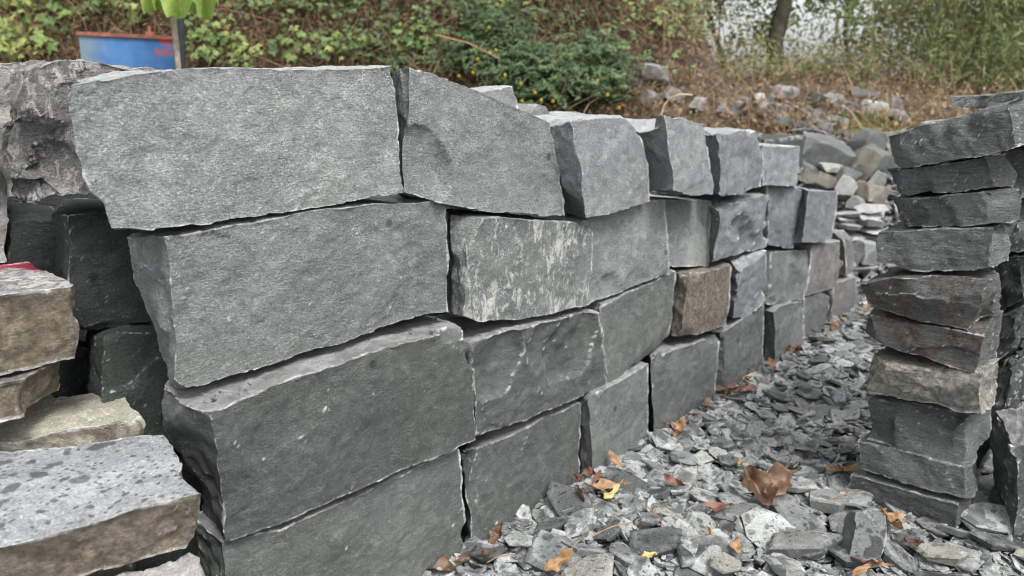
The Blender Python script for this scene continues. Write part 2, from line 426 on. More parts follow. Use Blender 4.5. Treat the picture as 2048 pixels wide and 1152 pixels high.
def blue_mat():
    m, nt, b, out = newmat('blue_paint')
    n = N(nt)
    tc = n.node('ShaderNodeTexCoord').outputs['Object']
    col = n.mix(n.ramp(n.noise(tc, 4, 5, 0.6), 0.35, 0.7), (0.022, 0.10, 0.28), (0.06, 0.17, 0.36))
    gen = n.node('ShaderNodeTexCoord').outputs['Generated']
    z = n.node('ShaderNodeSeparateXYZ', Vector=gen).outputs['Z']
    x = n.node('ShaderNodeSeparateXYZ', Vector=gen).outputs['X']
    col = n.mix(n.ramp(n.noise(n.mapping(tc, (1, 1, 3)), 7, 6, 0.7, 0.5), 0.62, 0.68, 0, 0.8), col, (0.11, 0.13, 0.13))
    col = n.mix(n.ramp(n.math('ADD', n.math('MULTIPLY', x, -1.0), n.math('MULTIPLY', n.noise(tc, 9, 5), 0.5)), 0.0, 0.16, 0, 0.7), col, (0.16, 0.21, 0.20))
    rr = n.math('MULTIPLY', n.ramp(n.noise(tc, 14, 4, 0.6), 0.46, 0.50), n.math('MULTIPLY', n.ramp(z, 0.93, 0.95), n.ramp(x, 0.66, 0.75)))
    col = n.mix(n.math('MULTIPLY', rr, 0.9), col, (0.38, 0.06, 0.05))
    nt.links.new(col, b.inputs['Base Color'])
    b.inputs['Roughness'].default_value = 0.5
    return m
M['bluepaint'] = blue_mat()

# ------------------------------------------------------------------ stones
def resample(pts, t):
    p = np.array(pts, float)
    L = np.concatenate([[0], np.cumsum(np.linalg.norm(np.diff(p, axis=0), axis=1))])
    L /= L[-1]
    return np.stack([np.interp(t, L, p[:, k]) for k in range(p.shape[1])], 1)

def shell_faces(nu, nv, nw):
    """surface of a (nu+1)(nv+1)(nw+1) lattice: used ids (flat), faces on compact ids"""
    ids = np.arange((nu + 1) * (nv + 1) * (nw + 1)).reshape(nu + 1, nv + 1, nw + 1)
    fs = []
    def q(a, flip):
        f = np.stack([a[:-1, :-1], a[1:, :-1], a[1:, 1:], a[:-1, 1:]], -1).reshape(-1, 4)
        fs.append(f[:, ::-1] if flip else f)
    q(ids[:, :, 0], True); q(ids[:, :, -1], False)
    q(ids[0], True); q(ids[-1], False)
    q(ids[:, 0, :], False); q(ids[:, -1, :], True)
    F = np.concatenate(fs)
    used = np.unique(F)
    re = np.full(ids.size, -1); re[used] = np.arange(len(used))
    return used, re[F]

def finish_stone(name, V, F, mat, seed, rough=1.0, cuts=5, cut_depth=(0.008, 0.03), edge_gain=1.0, corners=None, dents=(), steps=2):
    rs = np.random.RandomState(seed)
    C = V.mean(0)
    ext = V.max(0) - V.min(0)
    size = float(np.linalg.norm(ext))
    # planes that knock corners and arrises off
    if corners is not None and cuts:
        cs = corners
        E = [(0, 1), (1, 2), (2, 3), (3, 0), (4, 5), (5, 6), (6, 7), (7, 4), (0, 4), (1, 5), (2, 6), (3, 7)]
        for _ in range(cuts):
            a, b = E[rs.choice(len(E), p=np.array([2, 2, 2, 2, .5, .5, .5, .5, 1.2, 1.2, 1.2, 1.2]) / 14.8)]
            t = rs.choice([0.0, 1.0, rs.uniform(0.1, 0.9)])
            p = cs[a] * (1 - t) + cs[b] * t
            ed = cs[b] - cs[a]; ed /= np.linalg.norm(ed) + 1e-9
            o = p - C; o -= ed * (o @ ed) * 0.98
            # give both side faces comparable weight
            o /= np.linalg.norm(o) + 1e-9
            nrm = o + ed * rs.uniform(-0.45, 0.45) + rs.normal(0, 0.28, 3)
            nrm /= np.linalg.norm(nrm)
            sup = float((V @ nrm).max())
            d = min(float(p @ nrm), sup) - rs.uniform(*cut_depth)
            d = max(d, sup - 0.05)
            rad = rs.uniform(0.05, 0.14)
            ex = (V @ nrm - d) * (1 - sstep(rad, rad * 1.35, np.linalg.norm(V - p, axis=1) + noise(V, 12, seed) * 0.03))
            k = ex > 0
            V[k] -= nrm * ex[k][:, None] * 0.95
    for (c, r, dep, nd) in dents:       # shell-shaped flakes struck off a face: centre, radius, depth, inward direction
        dd = (V - c) + vnoise(V, 14, seed + 5) * r * 0.22
        dd -= np.outer(dd @ nd, nd)
        q = np.linalg.norm(dd, axis=1) / r
        near = np.abs((V - c) @ nd) < r * 0.9
        k = (q < 1) & near
        V[k] += nd * (dep * np.sqrt(np.clip(1 - q[k] ** 1.6, 0, 1)))[:, None]
    s = seed * 7
    if corners is not None:
        # cleavage steps: a thin leaf of stone is missing on one side of an irregular line
        nd_ = corners[4:].mean(0) - corners[:4].mean(0); nd_ /= np.linalg.norm(nd_)
        fc = corners[:4].mean(0)
        frontness = 1 - sstep(0.03, 0.06, (V - fc) @ nd_)
        for q_ in range(steps):
            a_ = rs.normal(0, 1, 3); a_ -= nd_ * (a_ @ nd_); a_ /= np.linalg.norm(a_)
            c_ = rs.uniform(0.15, 0.42) * np.abs((corners[:4] - fc) @ a_).max() * 2
            sd_ = (V - fc) @ a_ - c_ + noise(V, 7, s + 40 + q_) * 0.05 + noise(V, 28, s + 50 + q_) * 0.010
            V = V + nd_ * ((sd_ > 0) * frontness * rs.uniform(0.0015, 0.0045))[:, None]
    nrmv = vnormals(V, F)
    if corners is not None:
        fd = corners[:4].mean(0) - corners[4:].mean(0); fd /= np.linalg.norm(fd)
        wf = (1 - np.abs(nrmv @ fd)) * (np.abs(nrmv[:, 2]) < 0.7)
        V = V + nrmv * ((noise(V, 16, s + 21) * 0.010 + np.abs(noise(V, 34, s + 22)) * -0.008) * wf * rough)[:, None]
    V = V + vnoise(V, 4.0, s) * 0.006 * rough + vnoise(V, 13.0, s + 1) * 0.0042 * rough + vnoise(V, 37.0, s + 2) * 0.0022 * rough + vnoise(V, 85.0, s + 3) * 0.0011 * rough
    # terraces: split stone steps along its bedding
    tr = noise(V, 9.0, s + 9) + 0.5 * noise(V, 30.0, s + 10)
    st = np.floor(tr * 2.2) - tr * 2.2
    V = V + nrmv * (st * 0.0022 * rough)[:, None]
    # convexity
    e = edge_attr(V, F)
    return V, e * edge_gain

def vnormals(V, F):
    n = np.zeros_like(V)
    a = V[F[:, 2]] - V[F[:, 0]]; b = V[F[:, 3]] - V[F[:, 1]] if F.shape[1] == 4 else V[F[:, 1]] - V[F[:, 0]]
    fn = np.cross(a, b) if F.shape[1] == 4 else np.cross(b, a)
    for k in range(F.shape[1]): np.add.at(n, F[:, k], fn)
    n /= np.linalg.norm(n, axis=1)[:, None] + 1e-12
    return n

def edge_attr(V, F):
    nv = len(V)
    s = np.zeros_like(V); c = np.zeros(nv); L = np.zeros(nv)
    K = F.shape[1]
    for k in range(K):
        a, b = F[:, k], F[:, (k + 1) % K]
        np.add.at(s, a, V[b]); np.add.at(s, b, V[a])
        d = np.linalg.norm(V[a] - V[b], axis=1)
        np.add.at(c, a, 1); np.add.at(c, b, 1); np.add.at(L, a, d); np.add.at(L, b, d)
    n = vnormals(V, F)
    conv = -np.einsum('ij,ij->i', s / c[:, None] - V, n) / (L / c + 1e-9)
    e = np.clip((conv - 0.13) * 3.6, 0, 1)
    return e

BLOCKS = {}
def block(key, name, label, group, mat, plane, top, right, bottom, left, off=(0, 0, 0, 0), depth=0.25, lb=None, wl=0.12, rb=None, wr=0.2,
          D=None, px=5.0, rough=1.0, cuts=6, cut_depth=(0.006, 0.028), seed=None, dents=(), cat='stone block', wseg=0.014, ground=False, edge=1.0, steps=2):
    """top, bottom run left to right; right, left run top to bottom; corners are shared"""
    seed = seed if seed is not None else (sum(ord(c) * (i + 3) for i, c in enumerate(key)) % 997)
    if ground:
        bottom = [(x, plane.ground_py(x, (off[2] + off[3]) / 2)) for x in bottom]
        left = left + [bottom[0]]; right = right + [bottom[-1]]
    W = max(abs(top[-1][0] - top[0][0]), abs(bottom[-1][0] - bottom[0][0]))
    H = max(math.dist(left[0], left[-1]), math.dist(right[0], right[-1]))
    nu = int(np.clip(W / px, 6, 150)); nv = int(np.clip(H / px, 6, 90)); nw = int(np.clip(depth / wseg, 4, 40))
    u = np.linspace(0, 1, nu + 1); v = np.linspace(0, 1, nv + 1)
    T = resample(top, u); B = resample(bottom, u); Lc = resample(left, v); R = resample(right, v)
    U, Vv = np.meshgrid(u, v, indexing='ij')
    P = (T[:, None] * (1 - Vv)[..., None] + B[:, None] * Vv[..., None] + Lc[None] * (1 - U)[..., None] + R[None] * U[..., None]
         - (T[0] * ((1 - U) * (1 - Vv))[..., None] + T[-1] * (U * (1 - Vv))[..., None] + B[0] * ((1 - U) * Vv)[..., None] + B[-1] * (U * Vv)[..., None]))
    O = off[0] * (1 - U) * (1 - Vv) + off[1] * U * (1 - Vv) + off[2] * U * Vv + off[3] * (1 - U) * Vv
    F0 = plane.at(P[..., 0], P[..., 1], O)
    base = plane.n * depth if D is None else np.array(D, float)
    DL = np.tile(base, (nv + 1, 1)); DR = DL.copy()
    if lb is not None:
        b = resample(lb, v)
        Bk = plane.at(b[:, 0], b[:, 1], O[0] - wl)
        DL = (Bk - F0[0])
    if rb is not None:
        b = resample(rb, v)
        Bk = plane.at(b[:, 0], b[:, 1], O[-1] - wr)
        DR = (Bk - F0[-1])
    bl = U[..., None]
    if lb is not None and rb is None:
        # the end face leans only near its own end; the rest goes straight back
        bl = np.clip(U / 0.35, 0, 1)[..., None]
    elif rb is not None and lb is None:
        bl = np.clip((U - 0.65) / 0.35, 0, 1)[..., None]
    Dv = DL[None] * (1 - bl) + DR[None] * bl
    w = np.linspace(0, 1, nw + 1)
    G = F0[:, :, None, :] + w[None, None, :, None] * Dv[:, :, None, :]
    used, F = shell_faces(nu, nv, nw)
    V = G.reshape(-1, 3)[used]
    # orientation
    fn = np.cross(V[F[:, 2]] - V[F[:, 0]], V[F[:, 3]] - V[F[:, 1]])
    cen = V[F].mean(1) - V.mean(0)
    if np.einsum('ij,ij->i', fn, cen).sum() < 0: F = F[:, ::-1]
    cs = np.array([G[0, 0, 0], G[-1, 0, 0], G[-1, -1, 0], G[0, -1, 0], G[0, 0, -1], G[-1, 0, -1], G[-1, -1, -1], G[0, -1, -1]])
    dn = []
    for (dx, dy, r, dep) in dents:
        c = plane.at(dx, dy, float(np.mean(off)))
        dn.append((c, r, dep, base / np.linalg.norm(base)))
    V, e = finish_stone(key, V, F, mat, seed, rough, cuts, cut_depth, edge, cs, dn, steps)
    loc = np.array([V[:, 0].mean(), V[:, 1].mean(), V[:, 2].min()])
    me = mesh_np(name, V - loc, F, M[mat], {'edge': e}, smooth=True, sharp=38)
    o = link(name, me, loc=loc)
    tag(o, label, cat, group)
    BLOCKS[key] = cs
    return o

# ------------------------------------------------------------------ terrain
def terrain_z(x, y):
    x = np.asarray(x, float); y = np.asarray(y, float)
    P = np.stack([x, y, x * 0], -1).reshape(-1, 3)
    n1 = noise(P, 0.5, 3).reshape(x.shape); n2 = noise(P, 1.9, 5).reshape(x.shape)
    z = 0.95 * sstep(4.1, 7.0, y) * sstep(-3.0, 1.5, x) + 0.45 * sstep(4.1, 6.5, y) * (1 - sstep(-3.0, 1.5, x))
    H = 4.6 * (1 - sstep(1.2, 2.35, x + (y - 8) * -0.15)) + 0.30
    foot = 5.9 + 0.5 * sstep(-1, 2.0, x)
    z = z + H * sstep(0, 1, (y - foot) / 3.6) ** 1.0
    z = z - 1.1 * sstep(9.5, 14, y) * sstep(1.5, 4, x)
    z = z + (n1 * 0.16 + n2 * 0.09) * sstep(4.0, 6.0, y)
    return z - 0.0

def build_ground():
    def axis(a, b, m, d, far):
        mid = np.arange(a, b + 1e-6, d)
        lo = a - np.geomspace(d, far, m)[::-1]; hi = b + np.geomspace(d, far, m)
        return np.concatenate([lo, mid, hi])
    xs = axis(-7, 8, 14, 0.12, 300); ys = axis(-1, 14, 14, 0.12, 300)
    X, Y = np.meshgrid(xs, ys, indexing='ij')
    Z = terrain_z(X, Y)
    Z = np.where((np.abs(X) > 40) | (Y > 40), Z * 0.3, Z) - 0.012
    V = np.stack([X, Y, Z], -1).reshape(-1, 3)
    ids = np.arange(len(V)).reshape(X.shape)
    F = np.stack([ids[:-1, :-1], ids[1:, :-1], ids[1:, 1:], ids[:-1, 1:]], -1).reshape(-1, 4)
    me = mesh_np('ground', V, F, M['soil'], smooth=True)
    tag(link('ground', me), 'grey and brown earth of the quarry yard and its bank', kind='structure')
build_ground()

# ------------------------------------------------------------------ the long wall of dressed blocks
GW = 'stone blocks of the long stacked wall'
W = WALL
def wb(key, label, mat, top, right, bottom, left, **k):
    return block(key, 'stone_block', label, GW, mat, W, top, right, bottom, left, **k)

# top course
wb('A1', 'largest block of the top course, long flat grey face with a ragged lower left corner', 'grey',
   [(135, 166), (255, 152), (300, 146), (500, 138), (785, 130)], [(785, 130), (790, 220), (800, 320), (808, 388)],
   [(215, 460), (300, 462), (420, 449), (560, 428), (700, 405), (808, 388)], [(135, 166), (150, 260), (168, 340), (185, 392), (205, 408), (215, 460)],
   lb=[(158, 163), (172, 260), (190, 340), (207, 392), (222, 408), (232, 456)], wl=0.2, off=(0.0, 0.0, 0.0, 0.0), depth=0.20, cuts=3, steps=1)
wb('A2', 'top course block with sloping top and a shell-shaped scar at its left end', 'grey',
   [(822, 137), (959, 187), (1047, 222), (1103, 248)], [(1103, 248), (1113, 320), (1125, 382), (1128, 437)],
   [(815, 388), (900, 408), (1000, 425), (1128, 437)], [(822, 137), (820, 230), (813, 310), (815, 388)],
   lb=[(794, 142), (797, 250), (806, 388)], wl=0.05, cuts=1, dents=[(838, 345, 0.085, 0.022)], off=(0.02, 0.0, 0.0, 0.02), steps=0)
wb('A3', 'pale grey top course block between the sloping block and the double-scarred one', 'pale',
   [(1139, 243), (1200, 236), (1265, 232)], [(1265, 232), (1283, 275), (1297, 330), (1300, 403)],
   [(1169, 437), (1230, 424), (1300, 403)], [(1139, 243), (1148, 285), (1162, 333), (1166, 400), (1169, 437)],
   lb=[(1103, 256), (1105, 300), (1125, 370), (1165, 434)], wl=0.07, cuts=4, off=(0.06, 0.03, 0.03, 0.06))
wb('A4', 'narrow top course block with two rough scoops on its broad left end', 'pale',
   [(1327, 231), (1370, 238), (1417, 250)], [(1417, 250), (1419, 315), (1427, 368), (1425, 390)],
   [(1345, 378), (1391, 392), (1425, 390)], [(1327, 231), (1337, 290), (1347, 362), (1345, 378)],
   lb=[(1268, 243), (1284, 282), (1299, 343), (1301, 381)], wl=0.11, cuts=3, off=(0.1, 0.06, 0.05, 0.09))
wb('A5', 'mottled blue-grey top course block fifth along the wall', 'blue',
   [(1437, 264), (1480, 261), (1523, 262)], [(1523, 262), (1527, 300), (1531, 340), (1524, 374)],
   [(1438, 393), (1480, 385), (1524, 374)], [(1437, 264), (1440, 330), (1438, 393)],
   lb=[(1419, 266), (1421, 310), (1427, 392)], wl=0.06, cuts=5, rough=1.5, off=(0.06, 0.03, 0.02, 0.05))
wb('A6', 'last and lowest block of the top course with a pale flat top', 'pale',
   [(1525, 292), (1602, 291)], [(1602, 291), (1603, 372)], [(1525, 371), (1603, 373)], [(1525, 292), (1525, 371)], cuts=3, px=4)

# second course
wb('B1', 'long smooth second course block at the near end with a slanted left end face', 'grey_warm',
   [(325, 468), (500, 442), (700, 417), (895, 400)], [(895, 400), (897, 520), (900, 629)],
   [(350, 782), (470, 747), (600, 713), (700, 682), (790, 651), (860, 632), (900, 629)], [(325, 468), (337, 560), (347, 660), (356, 720), (350, 782)],
   lb=[(245, 472), (263, 560), (300, 660), (325, 720), (347, 780)], wl=0.16, off=(0.0, 0.01, -0.01, -0.005), cuts=3)
wb('B2', 'second course block with white and tan scratches all over its face', 'lichen',
   [(937, 430), (1040, 435), (1140, 443), (1190, 466)], [(1190, 466), (1188, 540), (1178, 611)],
   [(928, 632), (960, 646), (1030, 641), (1100, 629), (1178, 611)], [(937, 430), (935, 530), (928, 632)],
   lb=[(902, 428), (901, 520), (903, 628)], wl=0.06, cuts=4, dents=[(1000, 455, 0.09, 0.012)], off=(0.04, 0.03, 0.01, 0.02))
wb('B3', 'second course block right of the white-scratched one with a cracked lower edge', 'grey',
   [(1150, 447), (1240, 419), (1335, 401)], [(1335, 401), (1338, 470), (1340, 546)],
   [(1160, 618), (1260, 580), (1340, 546)], [(1150, 447), (1155, 520), (1160, 618)], off=(-0.01, 0.01, 0.01, -0.01), cuts=3,
   dents=[(1215, 590, 0.07, 0.012), (1275, 575, 0.06, 0.010)])
wb('B4', 'recessed second course block in shade under the double-scarred block', 'grey',
   [(1325, 398), (1420, 401)], [(1420, 401), (1421, 532)], [(1325, 527), (1342, 532), (1421, 533)], [(1325, 398), (1325, 527)], off=(-0.05, -0.04, -0.02, -0.03), cuts=2)
wb('B5', 'second course block with a deeply pitted blue-grey face', 'blue',
   [(1437, 408), (1490, 397), (1540, 384)], [(1540, 384), (1545, 440), (1541, 494)],
   [(1430, 525), (1474, 517), (1541, 494)], [(1437, 408), (1439, 463), (1430, 525)],
   lb=[(1421, 405), (1423, 470), (1424, 526)], wl=0.05, rough=2.0, cuts=6, dents=[(1480, 455, 0.06, 0.02), (1500, 480, 0.07, 0.022)], off=(0.03, 0.02, 0.01, 0.02))
wb('B6', 'second course block with a slanting right side, just past the pitted one', 'blue',
   [(1537, 371), (1610, 378)], [(1610, 378), (1602, 450), (1588, 496)], [(1537, 490), (1588, 496)], [(1537, 371), (1537, 490)], off=(-0.02,) * 4, cuts=4, px=4, rough=1.5)
wb('B7', 'last second course block before the rubble, narrowing downwards', 'blue',
   [(1618, 380), (1678, 382)], [(1678, 382), (1673, 430), (1664, 479)], [(1604, 487), (1664, 480)], [(1618, 380), (1612, 430), (1604, 487)],
   lb=[(1606, 380), (1600, 430), (1588, 487)], wl=0.05, cuts=4, px=4, rough=1.4, off=(0.03, 0.02, 0.02, 0.03))

# third course
wb('C1', 'longest third course block, dark green-grey, its top ledge jutting out at the near end', 'dark',
   [(412, 826), (500, 792), (600, 755), (700, 725), (820, 688), (940, 651)], [(940, 651), (949, 760), (952, 880)],
   [(447, 1083), (560, 1050), (700, 990), (800, 945), (900, 905), (952, 880)], [(412, 826), (430, 900), (437, 960), (442, 1020), (447, 1083)],
   lb=[(302, 785), (322, 850), (368, 930), (398, 985), (415, 1065)], wl=0.16, off=(0.06, 0.05, 0.015, 0.03), depth=0.32, cuts=5,
   dents=[(545, 800, 0.10, 0.012)])
wb('C2', 'third course block with big scooped hollows along its upper half', 'dark',
   [(943, 692), (992, 673), (1086, 649), (1203, 620)], [(1203, 620), (1208, 700), (1212, 776)],
   [(952, 879), (1050, 845), (1150, 800), (1212, 776)], [(943, 692), (950, 780), (952, 879)], off=(0.05, 0.02, 0.0, 0.01), cuts=4, rough=1.3,
   dents=[(985, 725, 0.10, 0.028), (1085, 690, 0.075, 0.02), (1150, 685, 0.11, 0.022), (1120, 740, 0.08, 0.015)])
wb('C3', 'smooth third course block just right of the scooped one', 'mid',
   [(1202, 616), (1280, 577), (1355, 543)], [(1355, 543), (1352, 610), (1345, 683)],
   [(1212, 776), (1280, 727), (1345, 683)], [(1202, 616), (1208, 700), (1212, 776)], cuts=3)
wb('C4', 'third course block with a rusty brown leaning face', 'brownface',
   [(1382, 549), (1425, 539), (1467, 528)], [(1467, 528), (1460, 590), (1451, 648)], [(1362, 679), (1400, 668), (1451, 648)], [(1382, 549), (1372, 610), (1362, 679)],
   lb=[(1356, 543), (1347, 610), (1340, 672)], wl=0.06, cuts=3, off=(0.04, 0.02, 0.02, 0.04))
wb('C5', 'small crumpled third course block right of the brown one', 'blue',
   [(1482, 528), (1532, 501)], [(1532, 501), (1533, 603)], [(1468, 637), (1490, 635), (1533, 603)], [(1482, 528), (1478, 580), (1468, 637)],
   lb=[(1466, 532), (1460, 580), (1455, 632)], wl=0.05, cuts=6, rough=1.7, px=4, off=(0.04, 0.02, 0.01, 0.03))
wb('C6', 'third course block with a diagonal ridge across its face', 'mid',
   [(1540, 501), (1618, 501)], [(1618, 501), (1617, 550), (1607, 600)], [(1535, 610), (1607, 600)], [(1540, 501), (1535, 610)],
   off=(-0.02, -0.02, 0, 0), cuts=5, px=4, dents=[(1585, 570, 0.09, 0.02)])
wb('C7', 'third course block with a pale top near the far end', 'pinkish',
   [(1625, 491), (1686, 483)], [(1686, 483), (1688, 530), (1678, 570)], [(1612, 590), (1640, 585), (1678, 570)], [(1625, 491), (1620, 540), (1612, 590)], cuts=4, px=4)
wb('C8', 'rounded pinkish block ending the third course', 'pinkish',
   [(1686, 466), (1704, 462)], [(1704, 462), (1716, 500), (1714, 548)], [(1692, 550), (1714, 548)], [(1686, 466), (1690, 500), (1692, 550)], cuts=8, px=4, off=(-.02,)*4)

# bottom course
wb('D1', 'bottom course block at the near end, dark with a wet-looking oval patch', 'dark',
   [(445, 1090), (560, 1062), (700, 1003), (800, 955), (918, 902)], [(918, 902), (925, 980), (936, 1060)],
   [445, 600, 760, 940], [(445, 1090), (450, 1200)], ground=True, lb=[(385, 1035), (398, 1120), (440, 1300)], wl=0.12, off=(0.02, 0, 0, 0.02), cuts=4)
wb('D2', 'bottom course block right of the thin upright gap', 'dark',
   [(925, 903), (1040, 862), (1160, 808)], [(1160, 808), (1160, 890)], [944, 1060, 1158], [(925, 903), (934, 1000), (940, 1060)],
   ground=True, lb=[(912, 912), (918, 1000), (925, 1130)], wl=0.1, cuts=4, off=(-0.005,) * 4)
wb('D3', 'bottom course block with a narrow dark left end above a brown chip', 'mid',
   [(1180, 799), (1240, 762), (1296, 726)], [(1296, 726), (1297, 800)], [1186, 1240, 1298], [(1180, 799), (1184, 880)],
   ground=True, lb=[(1161, 808), (1162, 880), (1160, 955)], wl=0.05, cuts=3, off=(0.035, 0.01, 0, 0.03))
wb('D4', 'bottom course block with a broad pale top ledge below the brown block', 'mid',
   [(1305, 714), (1370, 693), (1444, 670)], [(1444, 670), (1438, 720)], [1307, 1370, 1428], [(1305, 714), (1306, 800)],
   ground=True, lb=[(1297, 716), (1298, 800), (1298, 862)], wl=0.08, off=(0.03, 0.03, 0, 0.0), cuts=4)
wb('D5', 'tall bottom course block reaching up beside the brown face', 'mid',
   [(1441, 668), (1485, 638), (1530, 608)], [(1530, 608), (1529, 660)], [1452, 1490, 1527], [(1441, 668), (1450, 720)],
   ground=True, lb=[(1436, 672), (1432, 720), (1428, 772)], wl=0.03, cuts=3, px=4, off=(0.02, 0.01, 0, 0.02))
wb('D6', 'bottom course block with a shaded left end, third from the far end', 'mid',
   [(1550, 616), (1611, 602)], [(1611, 602), (1610, 650)], [1553, 1608], [(1550, 616), (1552, 660)],
   ground=True, lb=[(1534, 618), (1531, 660), (1530, 722)], wl=0.05, cuts=3, px=4, off=(0.035, 0.01, 0, 0.03))
wb('D7', 'bottom course block second from the far end', 'mid',
   [(1613, 594), (1665, 585)], [(1665, 585), (1660, 620)], [1611, 1657], [(1613, 594), (1611, 640)], ground=True, cuts=4, px=4)
wb('D8', 'pinkish bottom course block at the far end of the wall', 'pinkish',
   [(1667, 567), (1713, 554)], [(1713, 554), (1714, 590)], [1660, 1714], [(1667, 567), (1664, 610)], ground=True, cuts=4, px=4, off=(-.01,)*4)
block('shim', 'stone_wedge', 'thin stone wedge tucked between the brown block and the tall bottom block', GW, 'grey', W,
      [(1425, 656), (1448, 652)], [(1448, 652), (1448, 664)], [(1422, 664), (1448, 666)], [(1425, 656), (1422, 664)], off=(0.01,) * 4, depth=0.12, px=3, cuts=2, cat='stone wedge')

# ------------------------------------------------------------------ stones behind and beside the near end
GB = 'dark stones stacked behind the wall end'
def bb(key, label, mat, top, right, bottom, left, **k):
    return block(key, 'stone_block', label, GB, mat, W, top, right, bottom, left, **k)
bb('P0', 'rough block crusted pink and white at the upper left end of the wall', 'pink',
   [(62, 140), (112, 124), (200, 129), (250, 141), (345, 147)], [(345, 147), (345, 380)], [(42, 398), (90, 418), (130, 405), (215, 394), (345, 392)],
   [(62, 140), (38, 200), (30, 300), (42, 398)], off=(-0.23, -0.23, -0.23, -0.23), depth=0.22, rough=1.6, cuts=6,
   lb=[(20, 150), (15, 200), (10, 300), (20, 395)], wl=0.1, dents=[(70, 330, 0.07, 0.03), (110, 350, 0.05, 0.02)])
bb('P1', 'grey block with white streaks cut by the top left picture corner', 'whitestreak',
   [(-120, 130), (0, 134), (70, 141)], [(70, 141), (30, 240), (22, 345)], [(-120, 352), (0, 357), (22, 345)], [(-120, 130), (-120, 352)], off=(-0.42,) * 4, depth=0.3, rough=1.6)
bb('P2', 'pale streaked block below the top left corner stone', 'whitestreak',
   [(-120, 366), (0, 368), (20, 360)], [(20, 360), (24, 440), (26, 520)], [(-120, 530), (26, 525)], [(-120, 366), (-120, 530)], off=(-0.50,) * 4, depth=0.3, rough=1.6)
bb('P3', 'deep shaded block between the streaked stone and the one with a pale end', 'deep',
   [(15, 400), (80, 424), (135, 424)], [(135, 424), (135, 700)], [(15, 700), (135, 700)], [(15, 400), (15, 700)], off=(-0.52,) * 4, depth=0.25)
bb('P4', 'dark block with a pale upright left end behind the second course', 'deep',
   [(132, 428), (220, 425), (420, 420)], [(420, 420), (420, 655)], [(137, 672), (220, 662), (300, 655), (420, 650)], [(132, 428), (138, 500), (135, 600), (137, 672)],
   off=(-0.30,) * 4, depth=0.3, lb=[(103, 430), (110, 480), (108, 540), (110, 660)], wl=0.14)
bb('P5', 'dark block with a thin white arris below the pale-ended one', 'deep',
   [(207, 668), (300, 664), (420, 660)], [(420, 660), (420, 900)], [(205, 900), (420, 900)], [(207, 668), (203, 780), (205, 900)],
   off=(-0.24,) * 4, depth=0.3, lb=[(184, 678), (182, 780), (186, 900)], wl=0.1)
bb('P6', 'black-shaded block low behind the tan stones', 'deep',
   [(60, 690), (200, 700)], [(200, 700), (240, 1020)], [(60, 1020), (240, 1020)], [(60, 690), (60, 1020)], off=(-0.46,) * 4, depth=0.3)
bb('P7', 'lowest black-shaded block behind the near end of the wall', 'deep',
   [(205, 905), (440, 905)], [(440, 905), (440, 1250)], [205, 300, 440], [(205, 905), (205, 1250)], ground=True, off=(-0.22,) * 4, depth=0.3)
# pieces that poke up behind the top course
bb('Q1', 'pale wedge-shaped stone poking up behind the sloping top block', 'pale',
   [(940, 190), (985, 181), (1028, 173)], [(1028, 173), (1038, 200), (1042, 300)], [(940, 300), (1042, 300)], [(940, 190), (940, 300)], off=(-0.36,) * 4, depth=0.2, px=4, cuts=3)
bb('Q2', 'pale pointed stone behind the gap left of the third top block', 'rubble_pale',
   [(1052, 228), (1075, 205), (1090, 210)], [(1090, 210), (1105, 240), (1110, 330)], [(1040, 330), (1110, 330)], [(1052, 228), (1040, 330)], off=(-0.55,) * 4, depth=0.2, px=4, cuts=4)
bb('Q3', 'small blunt stone behind the third top block', 'rubble_pale',
   [(1133, 232), (1150, 225), (1160, 226)], [(1160, 226), (1172, 242), (1175, 330)], [(1130, 330), (1175, 330)], [(1133, 232), (1130, 330)], off=(-0.6,) * 4, depth=0.2, px=4, cuts=3)
bb('Q4', 'flat grey stone in the dip behind the top course', 'grey_warm',
   [(1085, 236), (1110, 233), (1200, 238)], [(1200, 238), (1200, 330)], [(1085, 330), (1200, 330)], [(1085, 236), (1085, 330)], off=(-0.3,) * 4, depth=0.18, px=4, cuts=3)

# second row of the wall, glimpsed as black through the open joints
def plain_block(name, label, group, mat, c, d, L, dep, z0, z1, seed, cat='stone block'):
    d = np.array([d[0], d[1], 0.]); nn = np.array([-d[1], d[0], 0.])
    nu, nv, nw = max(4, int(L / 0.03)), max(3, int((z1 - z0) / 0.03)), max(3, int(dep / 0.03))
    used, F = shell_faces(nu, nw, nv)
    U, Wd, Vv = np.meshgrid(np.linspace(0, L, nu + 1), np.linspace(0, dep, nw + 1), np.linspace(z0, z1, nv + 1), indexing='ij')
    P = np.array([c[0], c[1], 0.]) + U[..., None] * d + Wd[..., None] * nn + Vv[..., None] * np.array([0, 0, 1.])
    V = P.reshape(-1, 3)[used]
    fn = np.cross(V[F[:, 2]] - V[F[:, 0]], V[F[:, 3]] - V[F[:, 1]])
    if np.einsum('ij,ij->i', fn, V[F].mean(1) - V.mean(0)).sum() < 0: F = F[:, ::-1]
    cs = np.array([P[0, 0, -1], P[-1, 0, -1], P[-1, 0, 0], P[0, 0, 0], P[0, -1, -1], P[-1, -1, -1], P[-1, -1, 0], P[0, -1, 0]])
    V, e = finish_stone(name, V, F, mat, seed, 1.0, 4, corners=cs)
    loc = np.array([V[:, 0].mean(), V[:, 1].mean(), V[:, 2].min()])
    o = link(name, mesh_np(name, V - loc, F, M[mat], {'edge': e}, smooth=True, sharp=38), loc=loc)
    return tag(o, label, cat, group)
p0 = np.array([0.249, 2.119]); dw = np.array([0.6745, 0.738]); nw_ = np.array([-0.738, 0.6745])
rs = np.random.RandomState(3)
GAP = ['below the longest top block', 'below the sloping top block', 'under the double-scarred block', 'past the white-scratched block', 'at the rusty brown block', 'beyond the brown block', 'near the far end', 'at the far end']
